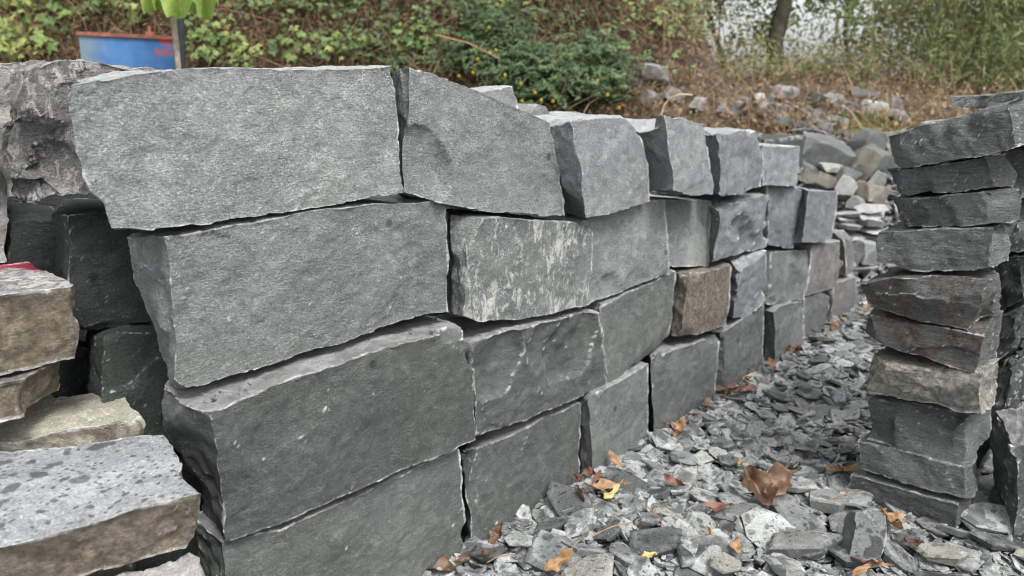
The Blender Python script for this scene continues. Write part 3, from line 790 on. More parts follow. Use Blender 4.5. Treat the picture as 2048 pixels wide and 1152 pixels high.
for ci, zf in enumerate(((0.0, 0.285), (0.29, 0.57), (0.575, 0.83), (0.835, 1.04))):
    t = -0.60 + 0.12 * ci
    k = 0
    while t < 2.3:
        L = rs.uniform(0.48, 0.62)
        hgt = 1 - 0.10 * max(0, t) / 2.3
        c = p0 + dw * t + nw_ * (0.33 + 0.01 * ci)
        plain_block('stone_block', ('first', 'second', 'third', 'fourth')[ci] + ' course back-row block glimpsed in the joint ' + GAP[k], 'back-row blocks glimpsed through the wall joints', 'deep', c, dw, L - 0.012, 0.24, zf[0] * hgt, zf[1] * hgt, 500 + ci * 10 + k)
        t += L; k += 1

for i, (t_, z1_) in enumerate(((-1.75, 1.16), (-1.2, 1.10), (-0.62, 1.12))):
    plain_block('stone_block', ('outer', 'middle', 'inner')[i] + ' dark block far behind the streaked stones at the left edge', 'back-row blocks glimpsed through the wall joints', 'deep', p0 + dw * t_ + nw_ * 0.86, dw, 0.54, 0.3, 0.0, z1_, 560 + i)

# ------------------------------------------------------------------ tan stones at the near left
GF = 'flat-laid stones at the near left corner'
def fb(key, label, mat, z, top, right, bottom, left, D, **k):
    return block(key, 'stone_block', label, GF, mat, flat(z), top, right, bottom, left, D=D, depth=abs(D[2]), wseg=0.008, **k)
fb('F1', 'tan block with red paint on its back edge, topmost at the left', 'tan_red', 0.87,
   [(-160, 523), (0, 523), (62, 520)], [(62, 520), (100, 542), (151, 569)], [(-160, 615), (0, 592), (151, 569)], [(-160, 523), (-160, 615)],
   (-0.025, 0.0, -0.14), cuts=2, cut_depth=(0.003, 0.01), rough=0.8)
fb('F2', 'brownish grey block under the red-marked tan stone', 'tan', 0.722,
   [(-160, 690), (60, 680)], [(60, 680), (130, 727)], [(-160, 810), (0, 770), (130, 727)], [(-160, 690), (-160, 810)],
   (0.012, -0.015, -0.062), cuts=3, rough=0.9)
fb('F3', 'cream-topped slab with fine dark pocks', 'cream_top', 0.61,
   [(-160, 812), (0, 799), (100, 785), (205, 779)], [(205, 779), (245, 797), (277, 832)], [(-160, 920), (0, 892), (130, 873), (277, 845)], [(-160, 812), (-160, 920)],
   (0.0, 0.0, -0.045), cuts=5, cut_depth=(0.003, 0.012), px=4.5)
fb('F4', 'large rain-spotted blue-grey block with a tan side, nearest at the left', 'spotted', 0.60,
   [(-160, 915), (0, 896), (150, 888), (250, 873), (325, 863)], [(325, 863), (345, 890), (375, 940), (406, 985)],
   [(-160, 1120), (0, 1087), (150, 1052), (300, 1012), (406, 985)], [(-160, 915), (-160, 1120)],
   (-0.03, 0.015, -0.10), cuts=3, cut_depth=(0.003, 0.012), px=4.5, rough=0.8)
fb('F5', 'pale slab at the bottom left under the rain-spotted block', 'pale_pink', 0.48,
   [(120, 1175), (280, 1118), (365, 1094)], [(365, 1094), (410, 1112), (465, 1170)], [(120, 1420), (300, 1400), (465, 1300)], [(120, 1175), (120, 1420)],
   (0.0, 0.0, -0.16), cuts=3, px=5)
fb('F6', 'hidden base block carrying the red-marked stones', 'tan', 0.545,
   [(-160, 840), (60, 840)], [(60, 840), (120, 890)], [(-160, 930), (120, 890)], [(-160, 840), (-160, 930)], (0, 0, -0.55), px=9, cuts=2)
fb('F7', 'base block under the rain-spotted stone', 'tan', 0.495,
   [(-200, 1010), (220, 1010)], [(220, 1010), (260, 1100)], [(-200, 1180), (260, 1100)], [(-200, 1010), (-200, 1180)], (0, 0, -0.50), px=9, cuts=2)

# ------------------------------------------------------------------ slab stack at the right
GR = 'slabs of the stack at the right'
def rb_(key, label, mat, top, right, bottom, left, **k):
    k.setdefault('rough', 1.1); k.setdefault('px', 4.5); k.setdefault('cut_depth', (0.006, 0.02)); k.setdefault('cuts', 6)
    return block(key, 'stone_slab', label, GR, mat, STACK, top, right, bottom, left, cat='stone slab', **k)
rb_('R1', 'topmost thick slab of the stack, tilted up to the right', 'slab',
    [(1755, 272), (1890, 233), (2014, 204)], [(2014, 204), (2022, 250), (2031, 297)], [(1785, 337), (1900, 322), (2031, 297)], [(1755, 272), (1765, 305), (1785, 337)],
    rb=[(2130, 178), (2130, 275)], wr=0.22, off=(0.02, 0.04, 0.04, 0.02), rough=1.3)
rb_('R2', 'second slab from the top with a faceted dark corner', 'slab',
    [(1757, 341), (1880, 326), (1972, 312)], [(1972, 312), (1979, 345), (1985, 374)], [(1795, 391), (1900, 383), (1985, 374)], [(1757, 341), (1772, 368), (1795, 391)],
    rb=[(2046, 300), (2031, 372)], wr=0.18, dents=[(1950, 355, 0.05, 0.015)])
rb_('R3', 'third slab from the top with a long split along its lower edge', 'slab',
    [(1770, 396), (1880, 388), (1998, 379)], [(1998, 379), (1993, 446)], [(1797, 456), (1900, 450), (1993, 446)], [(1770, 396), (1785, 428), (1797, 456)],
    rb=[(2046, 378), (2040, 444)], wr=0.16, dents=[(1860, 440, 0.06, 0.014)])
rb_('R4', 'fourth slab from the top, white bruises along its top edge', 'slab',
    [(1743, 463), (1860, 458), (1986, 453)], [(1986, 453), (1982, 500), (1978, 537)], [(1752, 524), (1821, 540), (1900, 545), (1978, 537)], [(1743, 463), (1745, 495), (1752, 524)],
    rb=[(2026, 451), (2021, 527)], wr=0.16, off=(0.03, 0.03, 0.03, 0.03))
rb_('R5', 'dark brown-faced slab with a wide top ledge, fifth from the top', 'slab_brown',
    [(1713, 572), (1778, 557), (1843, 557), (1973, 563)], [(1973, 563), (1962, 610), (1947, 665)], [(1748, 618), (1821, 640), (1947, 665)], [(1713, 572), (1730, 597), (1748, 618)],
    rb=[(2004, 553), (1995, 624)], wr=0.14, off=(0.07, 0.06, 0.03, 0.03))
rb_('R6', 'brown-faced slab sixth from the top', 'slab_brown',
    [(1714, 628), (1790, 642), (1968, 669)], [(1968, 669), (1962, 710), (1955, 751)], [(1718, 686), (1861, 722), (1955, 751)], [(1714, 628), (1716, 655), (1718, 686)],
    rb=[(2007, 622), (1993, 722)], wr=0.18, off=(0.03, 0.03, 0.03, 0.03))
rb_('R7', 'cream-faced slab with grey broken corners, seventh from the top', 'slab_cream',
    [(1720, 722), (1818, 735), (1964, 749)], [(1964, 749), (1962, 832)], [(1722, 782), (1796, 799), (1870, 809), (1918, 829), (1962, 832)], [(1720, 722), (1722, 782)],
    rb=[(2001, 718), (1992, 794)], wr=0.18, off=(0.06, 0.05, 0.03, 0.03))
rb_('R8', 'thickest lower slab with a rippled dark face', 'slab',
    [(1731, 794), (1830, 812), (1935, 838)], [(1935, 838), (1931, 885), (1927, 933)], [(1733, 881), (1818, 907), (1927, 933)], [(1731, 794), (1733, 881)],
    rb=[(1991, 795), (1979, 877)], wr=0.2, dents=[(1850, 850, 0.07, 0.012)])
rb_('R9', 'ninth slab from the top, just above the ground slab', 'slab',
    [(1719, 888), (1818, 909), (1932, 936)], [(1932, 936), (1932, 1000)], [(1724, 944), (1818, 972), (1932, 1000)], [(1719, 888), (1724, 944)],
    rb=[(1975, 885), (1966, 950)], wr=0.2, off=(0.01, 0.01, 0.01, 0.01))
rb_('R10', 'lowest slab of the stack, resting on the chips', 'slab',
    [(1703, 950), (1800, 975), (1925, 1006)], [(1925, 1006), (1908, 1085)], [(1695, 1005), (1774, 1035), (1908, 1085)], [(1703, 950), (1695, 1005)],
    rb=[(1960, 960), (1942, 1035)], wr=0.2, off=(0.02, 0.02, 0.0, 0.0))

# more slabs behind, seen past the right side of the stack
STACK2 = Plane((0.698, 0.716, 0), (1.13 + 0.34 * 0.698, 1.90 + 0.34 * 0.716, 0))
def rb2(key, label, mat, top, right, bottom, left, plane=STACK2, **k):
    k.setdefault('rough', 1.5); k.setdefault('px', 5)
    return block(key, 'stone_slab', label, 'slabs piled behind the right stack', mat, plane, top, right, bottom, left, cat='stone slab', **k)
rb2('S1', 'thin dark slab highest behind the right stack', 'slab', [(1897, 193), (1990, 186), (2100, 172)], [(2100, 172), (2100, 222)], [(1897, 216), (2100, 240)], [(1897, 193), (1897, 216)], depth=0.4)
rb2('S2', 'pale flat slab just behind the topmost tilted slab', 'pale', [(1830, 246), (2010, 226), (2100, 214)], [(2100, 214), (2100, 300)], [(1822, 262), (2100, 300)], [(1830, 246), (1822, 262)], depth=0.55, off=(0.06,) * 4)
rb2('S3', 'dark slab behind the second and third slabs of the stack', 'dark', [(1990, 300), (2110, 300)], [(2110, 300), (2110, 395)], [(1990, 395), (2110, 395)], [(1990, 300), (1990, 395)], depth=0.4)
rb2('S4', 'dark rough slab behind the fourth slab of the stack', 'dark', [(1985, 400), (2110, 398)], [(2110, 398), (2110, 500)], [(1985, 510), (2110, 505)], [(1985, 400), (1985, 510)], depth=0.4, rough=2)
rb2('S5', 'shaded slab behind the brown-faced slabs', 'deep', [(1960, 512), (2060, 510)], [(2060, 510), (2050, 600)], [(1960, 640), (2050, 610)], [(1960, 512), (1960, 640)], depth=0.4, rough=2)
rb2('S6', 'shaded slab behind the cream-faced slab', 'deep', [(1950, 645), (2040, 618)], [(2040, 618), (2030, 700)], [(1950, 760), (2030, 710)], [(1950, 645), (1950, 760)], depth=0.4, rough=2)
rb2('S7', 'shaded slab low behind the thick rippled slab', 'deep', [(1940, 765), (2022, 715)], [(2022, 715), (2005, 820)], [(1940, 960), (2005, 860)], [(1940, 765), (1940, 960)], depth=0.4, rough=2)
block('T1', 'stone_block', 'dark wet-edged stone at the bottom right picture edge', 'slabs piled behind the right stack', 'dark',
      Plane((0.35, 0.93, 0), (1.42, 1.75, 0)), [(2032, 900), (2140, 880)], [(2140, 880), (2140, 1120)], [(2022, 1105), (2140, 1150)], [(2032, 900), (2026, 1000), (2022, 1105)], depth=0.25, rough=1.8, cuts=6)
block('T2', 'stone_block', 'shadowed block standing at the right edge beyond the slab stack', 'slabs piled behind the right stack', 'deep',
      Plane((0.3, 0.95, 0), (2.3, 2.9, 0)), [(2005, 380), (2300, 370)], [(2300, 370), (2300, 760)], [(1985, 760), (2300, 780)], [(2005, 380), (1990, 760)], depth=0.4, rough=2, cuts=6, px=8)

for kx, cs in BLOCKS.items():
    pass
    #print('Z', kx, 'top %.3f %.3f bot %.3f %.3f' % (cs[0][2], cs[1][2], cs[3][2], cs[2][2]), 'x %.2f..%.2f y %.2f..%.2f' % (cs[:, 0].min(), cs[:, 0].max(), cs[:, 1].min(), cs[:, 1].max()))

# ------------------------------------------------------------------ slate chips
def chip_geo(rs, n=None, thick=None, elong=None):
    n = n or rs.randint(5, 8)
    a = np.sort((np.arange(n) + rs.uniform(-0.32, 0.32, n)) / n * 2 * math.pi)
    r = rs.uniform(0.72, 1.12, n)
    el = elong or rs.uniform(0.5, 0.95)
    th = thick or rs.uniform(0.07, 0.19)
    x = np.cos(a) * r * 0.5; y = np.sin(a) * r * 0.5 * el
    tz = th * 0.5 + (x * rs.uniform(-0.2, 0.2) + y * rs.uniform(-0.25, 0.25)) + rs.uniform(-0.01, 0.01, n)
    bz = -th * 0.5 + rs.uniform(-0.02, 0.02, n)
    ins = rs.uniform(0.80, 0.96)
    k = rs.uniform(0.86, 1.02, n)
    Vt = np.stack([x * ins * k, y * ins * k, tz], 1); Vm = np.stack([x, y, tz - th * rs.uniform(0.12, 0.4, n)], 1); Vb = np.stack([x * 0.85, y * 0.85, bz], 1)
    cx = rs.uniform(-0.12, 0.12, 2)
    Vc = np.array([[cx[0], cx[1] * el, tz.mean() + rs.uniform(0.0, 0.03)]])
    V = np.concatenate([Vt, Vm, Vb, Vc])
    i = np.arange(n); j = (i + 1) % n
    tri = np.concatenate([np.stack([i, j, np.full(n, 3 * n)], 1)])
    q = np.concatenate([np.stack([n + i, n + j, j, i], 1), np.stack([2 * n + i, 2 * n + j, n + j, n + i], 1)])
    qb = np.concatenate([q[:, [0, 1, 2]], q[:, [0, 2, 3]]])
    F = np.concatenate([tri, qb])
    e = np.concatenate([np.full(n, 0.34), np.full(n, 0.12), np.zeros(n), [0.0]])
    return V, F, e

def rot(ax, ay, az):
    cx, sx, cy, sy, cz, sz = math.cos(ax), math.sin(ax), math.cos(ay), math.sin(ay), math.cos(az), math.sin(az)
    Rx = np.array([[1, 0, 0], [0, cx, -sx], [0, sx, cx]]); Ry = np.array([[cy, 0, sy], [0, 1, 0], [-sy, 0, cy]]); Rz = np.array([[cz, -sz, 0], [sz, cz, 0], [0, 0, 1]])
    return Rz @ Ry @ Rx

def wall_side(x, y): return -0.738 * x + 0.6745 * y - WALL.c      # > 0: inside or behind the wall
def stack_in(x, y):
    dx, dy = x - 1.13, y - 1.90
    a = dx * 0.716 - dy * 0.698; b = dx * 0.698 + dy * 0.716
    return (-0.14 < a < 0.14) and (-0.03 < b < 0.9)

rs = np.random.RandomState(5)
PROTO = []
for i in range(28):
    V, F, e = chip_geo(rs)
    mat = ['chip'] * 8 + ['chip_dark'] * 4 + ['chip_cream']
    PROTO.append(mesh_np('slate_chip', V, F, M[mat[i % 13]], {'edge': e}))

cand = []
tries = 0
while len(cand) < 300 and tries < 20000:
    tries += 1
    y = 1.35 + 2.6 * rs.rand() ** 1.5; x = rs.uniform(-0.35, 2.0)
    if wall_side(x, y) > -0.05 or stack_in(x, y): continue
    s = rs.uniform(0.10, 0.21) if y < 2.1 else rs.uniform(0.07, 0.14)
    if any((x - c[0]) ** 2 + (y - c[1]) ** 2 < (0.27 * (s + c[2])) ** 2 for c in cand): continue
    dpt = y * math.cos(PITCH) + 1.2 * math.sin(PITCH)
    if abs(x / dpt) > 0.72 or (576 + FPX * (-(y * math.sin(PITCH) - 1.2 * math.cos(PITCH)) / dpt)) > 1230: continue
    cand.append((x, y, s))
for (x, y, s) in cand:
    me = PROTO[rs.randint(len(PROTO))]
    o = link('slate_chip', me, loc=(x, y, 0.022 + rs.uniform(-0.004, 0.022)))
    o.rotation_euler = (rs.normal(0, 0.17), rs.normal(0, 0.17), rs.uniform(0, 6.28))
    o.scale = (s, s, s * rs.uniform(0.7, 1.1))
    tag(o, 'grey slate chip flecked with rain, loose on the ground between wall and slab stack', 'slate chip', 'larger slate chips strewn between wall and slab stack')

def many_chips(N_, region, sfun, seed, zfun, tilt=0.35):
    rs = np.random.RandomState(seed)
    lib = [chip_geo(rs) for _ in range(24)]
    Vs, Fs, Es = [], [], []
    nv = 0
    k = 0
    while k < N_:
        x, y = region(rs)
        if x is None: continue
        k += 1
        V, F, e = lib[rs.randint(24)]
        s = sfun(rs, x, y)
        R = rot(rs.normal(0, tilt), rs.normal(0, tilt), rs.uniform(0, 6.28))
        P = (V * np.array([s, s, s * rs.uniform(0.6, 1.1)])) @ R.T + np.array([x, y, zfun(rs, x, y, s)])
        Vs.append(P); Fs.append(F + nv); Es.append(e); nv += len(V)
    return np.concatenate(Vs), np.concatenate(Fs), np.concatenate(Es)

def reg_near(rs):
    y = 0.9 + 4.2 * rs.rand() ** 1.25; x = rs.uniform(-1.2, 4.6)
    if wall_side(x, y) > 0.02 : return None, None
    if abs(x) > 0.80 * y + 0.3: return None, None
    return x, y
V, F, e = many_chips(12500, reg_near, lambda r, x, y: r.choice([r.uniform(0.02, 0.045), r.uniform(0.04, 0.085), r.uniform(0.06, 0.12)], p=[0.4, 0.4, 0.2]), 21,
                     lambda r, x, y, s: r.uniform(-0.005, 0.028) + float(terrain_z(x, y)))
me = mesh_np('slate_chips', V, F, M['chip'], {'edge': e})
tag(link('slate_chips', me), 'bed of small grey slate chips covering the ground of the aisle', 'slate chips', kind='stuff')
V, F, e = many_chips(3500, reg_near, lambda r, x, y: r.uniform(0.03, 0.10), 22, lambda r, x, y, s: r.uniform(0.0, 0.03) + float(terrain_z(x, y)))
me = mesh_np('dark_slate_chips', V, F, M['chip_dark'], {'edge': e})
tag(link('dark_slate_chips', me), 'darker slate chips mixed into the chip bed', 'slate chips', kind='stuff')

def reg_close(rs):
    y = 1.2 + 2.4 * rs.rand() ** 1.3; x = rs.uniform(-0.5, 2.4)
    if wall_side(x, y) > -0.01 or abs(x) > 0.78 * y + 0.1: return None, None
    return x, y
V, F, e = many_chips(6000, reg_close, lambda r, x, y: r.uniform(0.007, 0.024), 23, lambda r, x, y, s: r.uniform(0.012, 0.036))
tag(link('slate_grit', mesh_np('slate_grit', V, F, M['chip'], {'edge': e})), 'fine slate grit lying between the larger chips', 'grit', kind='stuff')

# grit and crumbs lying on the ledges of the wall
rs = np.random.RandomState(66)
gv, gf, ge, nvv = [], [], [], 0
for key, wdt, cnt_ in (('C1', 0.11, 90), ('C2', 0.07, 40), ('D4', 0.06, 30), ('A6', 0.1, 15), ('B7', 0.06, 12), ('D3', 0.03, 10), ('R5', 0.06, 30), ('R7', 0.05, 20)):
    cs = BLOCKS[key]
    for _ in range(cnt_):
        V, F, e = chip_geo(rs, 5)
        t = rs.uniform(0.03, 0.97); q = (cs[0] * (1 - t) + cs[1] * t); bk = (cs[4] * (1 - t) + cs[5] * t) - q; bk /= np.linalg.norm(bk)
        sz = rs.choice([rs.uniform(0.003, 0.007), rs.uniform(0.006, 0.016)], p=[0.75, 0.25])
        P = (V * sz) @ rot(rs.normal(0, .3), rs.normal(0, .3), rs.uniform(0, 6)).T + q + bk * rs.uniform(0.008, wdt) + [0, 0, 0.003]
        gv.append(P); gf.append(F + nvv); ge.append(e); nvv += len(V)
tag(link('stone_grit', mesh_np('stone_grit', np.concatenate(gv), np.concatenate(gf), M['rubble'], {'edge': np.concatenate(ge)})), 'grit and stone crumbs lying on the ledges between courses', 'grit', kind='stuff')

# hand-placed larger chips
def on_ground(px, py, z=0.0):
    return flat(z).at(px, py)
def big_chip(label, px, py, wpx, elong, rz, mat='chip', thick=0.16, tilt=(0, 0), seed=1, z=0.03, n=6, name='slate_piece', group='biggest slate pieces on the ground'):
    r = np.random.RandomState(seed)
    p = on_ground(px, py, z)
    d = np.linalg.norm(p - CAM)
    s = wpx / FPX * d
    V, F, e = chip_geo(r, n, thick, elong)
    me = mesh_np(name, V * s, F, M[mat], {'edge': e})
    o = link(name, me, loc=p)
    o.rotation_euler = (tilt[0], tilt[1], rz)
    tag(o, label, 'slate piece', group)
big_chip('flat wet-spotted slate piece, the widest on the ground, front right', 1600, 1085, 150, 0.62, 0.1, seed=31, z=0.05)
big_chip('slate piece with mauve-dark dots front of the big brown leaf', 1480, 1030, 130, 0.6, -0.2, seed=32, z=0.045)
big_chip('dark pointed slate piece by the foot of the slab stack', 1660, 1000, 110, 0.55, 0.5, seed=33, z=0.045)
big_chip('half-dark slate piece near the bottom picture edge', 1385, 1105, 110, 0.65, 0.9, 'chip_dark', seed=34, z=0.05)
big_chip('dark slab of slate lying behind the slab stack foot', 1985, 935, 120, 0.7, 0.4, 'chip_dark', seed=36, z=0.03)
big_chip('rain-spotted slate piece right of the slab stack foot', 1985, 1040, 120, 0.6, -0.4, seed=37, z=0.04)
big_chip('cream slate piece by the bottom edge', 1450, 1130, 80, 0.7, 0.2, 'chip_cream', seed=38, z=0.06)
big_chip('pale greenish slate piece below the slab stack', 1880, 1105, 90, 0.6, -0.5, 'chip_cream', seed=39, z=0.05)
# the standing little block in front of the stack
block('U1', 'stone_offcut', 'small upright speckled stone offcut leaning before the slab stack', 'biggest slate pieces on the ground', 'chip',
      Plane((0.12, 0.90, -0.55), on_ground(1720, 1130, 0.04)), [(1703, 1025), (1745, 1018), (1772, 1022)], [(1772, 1022), (1768, 1080), (1757, 1132)],
      [(1686, 1128), (1720, 1140), (1757, 1132)], [(1703, 1025), (1692, 1080), (1686, 1128)], depth=0.06, px=4, cuts=4, cut_depth=(0.003, 0.01), cat='stone offcut', rough=0.7)

# ------------------------------------------------------------------ fallen leaves
def leaf_mesh(name, mat, L=1.0, Wd=0.4, curl=0.5, seed=0, nu=22, nv=12, fold=0.3, crumple=0.055):
    r = np.random.RandomState(seed)
    u = np.linspace(0, 1, nu + 1); v = np.linspace(-1, 1, nv + 1)
    U, Vv = np.meshgrid(u, v, indexing='ij')
    w = Wd * np.sin(np.pi * np.clip(U, 0.02, 0.985) ** 0.8) ** 0.75
    X = U * L - L * 0.5
    Y = Vv * w * 0.5
    a1, a2, p = r.uniform(0.6, 1.2), r.uniform(-0.6, 0.6), r.uniform(0, 6)
    X = X + 0.04 * L * np.sin(Y / w.max() * 5 + p); Y = Y * (1 + 0.14 * np.sin(U * 13 + p) + 0.1 * np.sin(U * 29))
    Z = fold * np.abs(Y) * 1.2 + curl * ((U - 0.5) ** 2) * L * a1 + 0.05 * L * np.sin(U * 9 + p + Vv * 2) + a2 * Y * (U - 0.3)
    V = np.stack([X, Y, Z], -1).reshape(-1, 3)
    ids = np.arange(len(V)).reshape(U.shape)
    F = np.stack([ids[:-1, :-1], ids[1:, :-1], ids[1:, 1:], ids[:-1, 1:]], -1).reshape(-1, 4)
    V = V + vnoise(V, 4.5 / L, seed) * crumple * L + vnoise(V, 13.0 / L, seed + 3) * crumple * 0.25 * L
    nb = len(V)
    # stalk
    sv = np.array([[L * 0.5, -0.012 * L, Z[-1, nv // 2]], [L * 0.5, 0.012 * L, Z[-1, nv // 2]], [L * 0.68, 0.01 * L, Z[-1, nv // 2] + 0.03 * L], [L * 0.68, -0.008 * L, Z[-1, nv // 2] + 0.03 * L]])
    V = np.concatenate([V, sv]); F = np.concatenate([F, [[nb, nb + 1, nb + 2, nb + 3]]])
    vv = np.concatenate([Vv.ravel(), [0] * 4]); uu = np.concatenate([U.ravel(), [1] * 4])
    vein = (np.abs(vv) < 0.1) * 0.45 + (np.abs(((uu + np.abs(vv) * 0.25) * 9) % 1 - 0.5) < 0.10) * 0.22
    rnd = np.clip(0.35 + 0.55 * noise(V, 3.0 / L, seed) + 0.3 * noise(V, 11.0 / L, seed + 9) + vein, 0, 1)
    return mesh_np(name, V, F, M[mat], {'rnd': rnd}, smooth=True)

def fallen(px, py, wpx, mat, rz, curl, label, group=None, seed=0, Wd=0.4, z=0.055, tilt=(0, 0), name='fallen_leaf', fold=0.3, crumple=0.06):
    p = on_ground(px, py, z)
    s = wpx / FPX * np.linalg.norm(p - CAM)
    me = leaf_mesh(name, mat, s, s * Wd, curl, seed, fold=fold, crumple=crumple)
    o = link(name, me, loc=p)
    o.rotation_euler = (tilt[0], tilt[1], rz)
    tag(o, label, 'leaf', group)
    return o
fallen(1518, 985, 84, 'brown_leaf', -1.25, 1.0, 'big curled brown leaf, its tip down on the chips', seed=23, Wd=0.55, z=0.075, tilt=(0.2, 0.3), fold=0.7, crumple=0.085)
fallen(1555, 968, 86, 'brown_leaf', 0.7, 0.5, 'big brown leaf blade rising to the right behind the curled one', seed=4, Wd=0.5, z=0.08, tilt=(0.45, -0.2), fold=0.4, crumple=0.10)
fallen(1205, 972, 85, 'orange_leaf', 0.1, 0.3, 'long tan leaf at the wall foot below the fourth bottom joint', seed=5, Wd=0.3, z=0.06)
fallen(1225, 985, 60, 'yellow_leaf', 0.9, 0.3, 'short yellowish leaf crossing the long tan one at the wall foot', seed=6, Wd=0.25, z=0.065)
fallen(1775, 1040, 75, 'orange_leaf', 1.3, 0.6, 'orange-brown leaf against the foot of the slab stack', seed=7, Wd=0.5, z=0.07, tilt=(0.6, 0.3))
fallen(1120, 1125, 70, 'orange_leaf', 0.6, 0.8, 'orange curled leaf near the bottom edge by the wall', seed=8, Wd=0.35, z=0.06, tilt=(0.3, -0.3))
fallen(900, 1130, 100, 'brown_leaf', 0.5, 0.4, 'brown leaf wedged under the bottom course at the near joint', seed=9, Wd=0.35, z=0.03)
fallen(1300, 1110, 30, 'yellow_leaf', 0.3, 0.2, 'tiny bright yellow leaf in front of the dark slate piece', seed=10, Wd=0.5, z=0.07)
fallen(1445, 780, 60, 'brown_leaf', -0.3, 0.5, 'pinkish brown leaf at the wall foot under the tall bottom block', seed=11, Wd=0.5, z=0.05)
fallen(1430, 1015, 60, 'red_leaf', 0.0, 0.7, 'crumpled red-brown leaf front of the big curled leaf', seed=12, Wd=0.4, z=0.07)
fallen(1350, 965, 50, 'red_leaf', -0.8, 0.6, 'rust-coloured leaf standing left of the big curled leaf', seed=13, Wd=0.35, z=0.07, tilt=(0.5, 0))
fallen(1690, 940, 65, 'orange_leaf', 0.0, 0.3, 'tan leaf lying at the left of the lowest slab', seed=14, Wd=0.3, z=0.05)
fallen(1472, 1095, 45, 'orange_leaf', 1.2, 0.6, 'crumpled orange leaf between slate pieces at the bottom', seed=15, Wd=0.5, z=0.07)
fallen(745, 684, 26, 'yellow_leaf', 0.3, 0.2, 'small dry leaf on the ledge of the longest third course block', seed=16, Wd=0.4, z=0.66)
rs = np.random.RandomState(77)
small = [leaf_mesh('leaf_scrap', m_, 1.0, w_, c_, 50 + i) for i, (m_, w_, c_) in enumerate([('orange_leaf', .4, .6), ('red_leaf', .35, .9), ('brown_leaf', .5, .7), ('orange_leaf', .3, .3), ('brown_leaf', .4, .4), ('red_leaf', .5, .5)])]
cnt = 0
while cnt < 85:
    if rs.rand() < 0.3:      # along the wall foot
        t = rs.uniform(-0.5, 2.7); x = 0.249 + 0.6745 * t + 0.738 * rs.uniform(0.02, 0.12); y = 2.119 + 0.738 * t - 0.6745 * rs.uniform(0.02, 0.12)
    elif rs.rand() < 0.5:    # shaded gap right of the stack
        x = rs.uniform(1.35, 3.2); y = rs.uniform(1.9, 4.0)
    else:
        y = 1.4 + 3.0 * rs.rand() ** 1.2; x = rs.uniform(-0.3, 2.6)
    if wall_side(x, y) > -0.015 or stack_in(x, y) or abs(x) > 0.75 * y + 0.25: continue
    o = link('leaf_scrap', small[rs.randint(6)], loc=(x, y, 0.055 + rs.uniform(0, 0.015)))
    s = rs.uniform(0.03, 0.08)
    o.scale = (s, s, s); o.rotation_euler = (rs.normal(0, 0.5), rs.normal(0, 0.4), rs.uniform(0, 6.28))
    tag(o, 'small dry curled leaf scrap scattered over the slate chips', 'leaf', 'dry leaf scraps scattered over the slate chips')
    cnt += 1
# thin dry twigs
def tube(pts, rad, nseg=6):
    pts = np.array(pts, float); n = len(pts)
    rad = np.broadcast_to(np.asarray(rad, float), (n,))
    T = np.gradient(pts, axis=0); T /= np.linalg.norm(T, axis=1)[:, None] + 1e-9
    up = np.array([0.13, 0.21, 0.97]) if abs(T[0][2]) < 0.9 else np.array([0.97, 0.1, 0.2])
    A = np.cross(T, up); A /= np.linalg.norm(A, axis=1)[:, None]; B = np.cross(T, A)
    a = np.arange(nseg) / nseg * 2 * math.pi
    V = (pts[:, None] + rad[:, None, None] * (np.cos(a)[None, :, None] * A[:, None] + np.sin(a)[None, :, None] * B[:, None])).reshape(-1, 3)
    i = np.arange(n - 1)[:, None] * nseg; j = np.arange(nseg)[None]; k = (j + 1) % nseg
    F = np.stack([i + j, i + k, i + nseg + k, i + nseg + j], -1).reshape(-1, 4)
    return V, F
M['twig'] = simple_mat('twig', (0.26, 0.15, 0.08), 0.8, 0.3, 40)
M['twig_pale'] = simple_mat('twig_pale', (0.42, 0.36, 0.26), 0.8, 0.3, 40)
for (a, b, lab) in (((1185, 1072), (1265, 1045), 'thin reddish twig across the chips near the wall'), ((975, 1125), (1030, 1108), 'short red twig at the wall foot by the near joint'),
                    ((1655, 1000), (1740, 985), 'fine twig by the lowest slab'), ((1330, 1055), (1290, 1010), 'fine bent twig left of the dotted slate piece')):
    p, q = on_ground(*a, 0.065), on_ground(*b, 0.075)
    pts = [p + (q - p) * t + np.array([0, 0, 0.008 * math.sin(t * 3.1)]) for t in np.linspace(0, 1, 7)]
    V, F = tube(pts, 0.0016)
    tag(link('twig', mesh_np('twig', V, F, M['twig'], smooth=True)), lab, 'twig', 'thin twigs on the chips')

def hit_terrain(px, py):
    """first point of the ground along a ray through the bank"""
    d = ray(px, py)
    ys = np.arange(4.4, 30, 0.12)
    P = CAM + d * (ys / d[1])[:, None]
    z = terrain_z(P[:, 0], P[:, 1])
    k = np.where(P[:, 2] < z)[0]
    return P[k[0]] if len(k) else None

# ------------------------------------------------------------------ rubble beyond the wall
def rock_mesh(seed, shape=(1, 0.7, 0.5), mat='rubble', sub=3):
    """a split boulder: a lattice box cut by planes"""
    r = np.random.RandomState(seed)
    n = 9
    used, F = shell_faces(n, n, n)
    g = np.linspace(-0.5, 0.5, n + 1)
    G = np.stack(np.meshgrid(g, g, g, indexing='ij'), -1).reshape(-1, 3)[used] * np.array(shape)
    V = G.copy()
    for _ in range(11):
        d = r.normal(0, 1, 3); d /= np.linalg.norm(d)
        sup = (V @ d).max()
        c = sup * r.uniform(0.62, 0.92)
        ex = V @ d - c; k = ex > 0
        V[k] -= d * ex[k][:, None]
    V += vnoise(V, 5, seed) * 0.02
    fn = np.cross(V[F[:, 2]] - V[F[:, 0]], V[F[:, 3]] - V[F[:, 1]])
    if np.einsum('ij,ij->i', fn, V[F].mean(1)).sum() < 0: F = F[:, ::-1]
    e = edge_attr(V, F)
    return mesh_np('rubble_rock', V, F, M[mat], {'edge': e}, smooth=False)

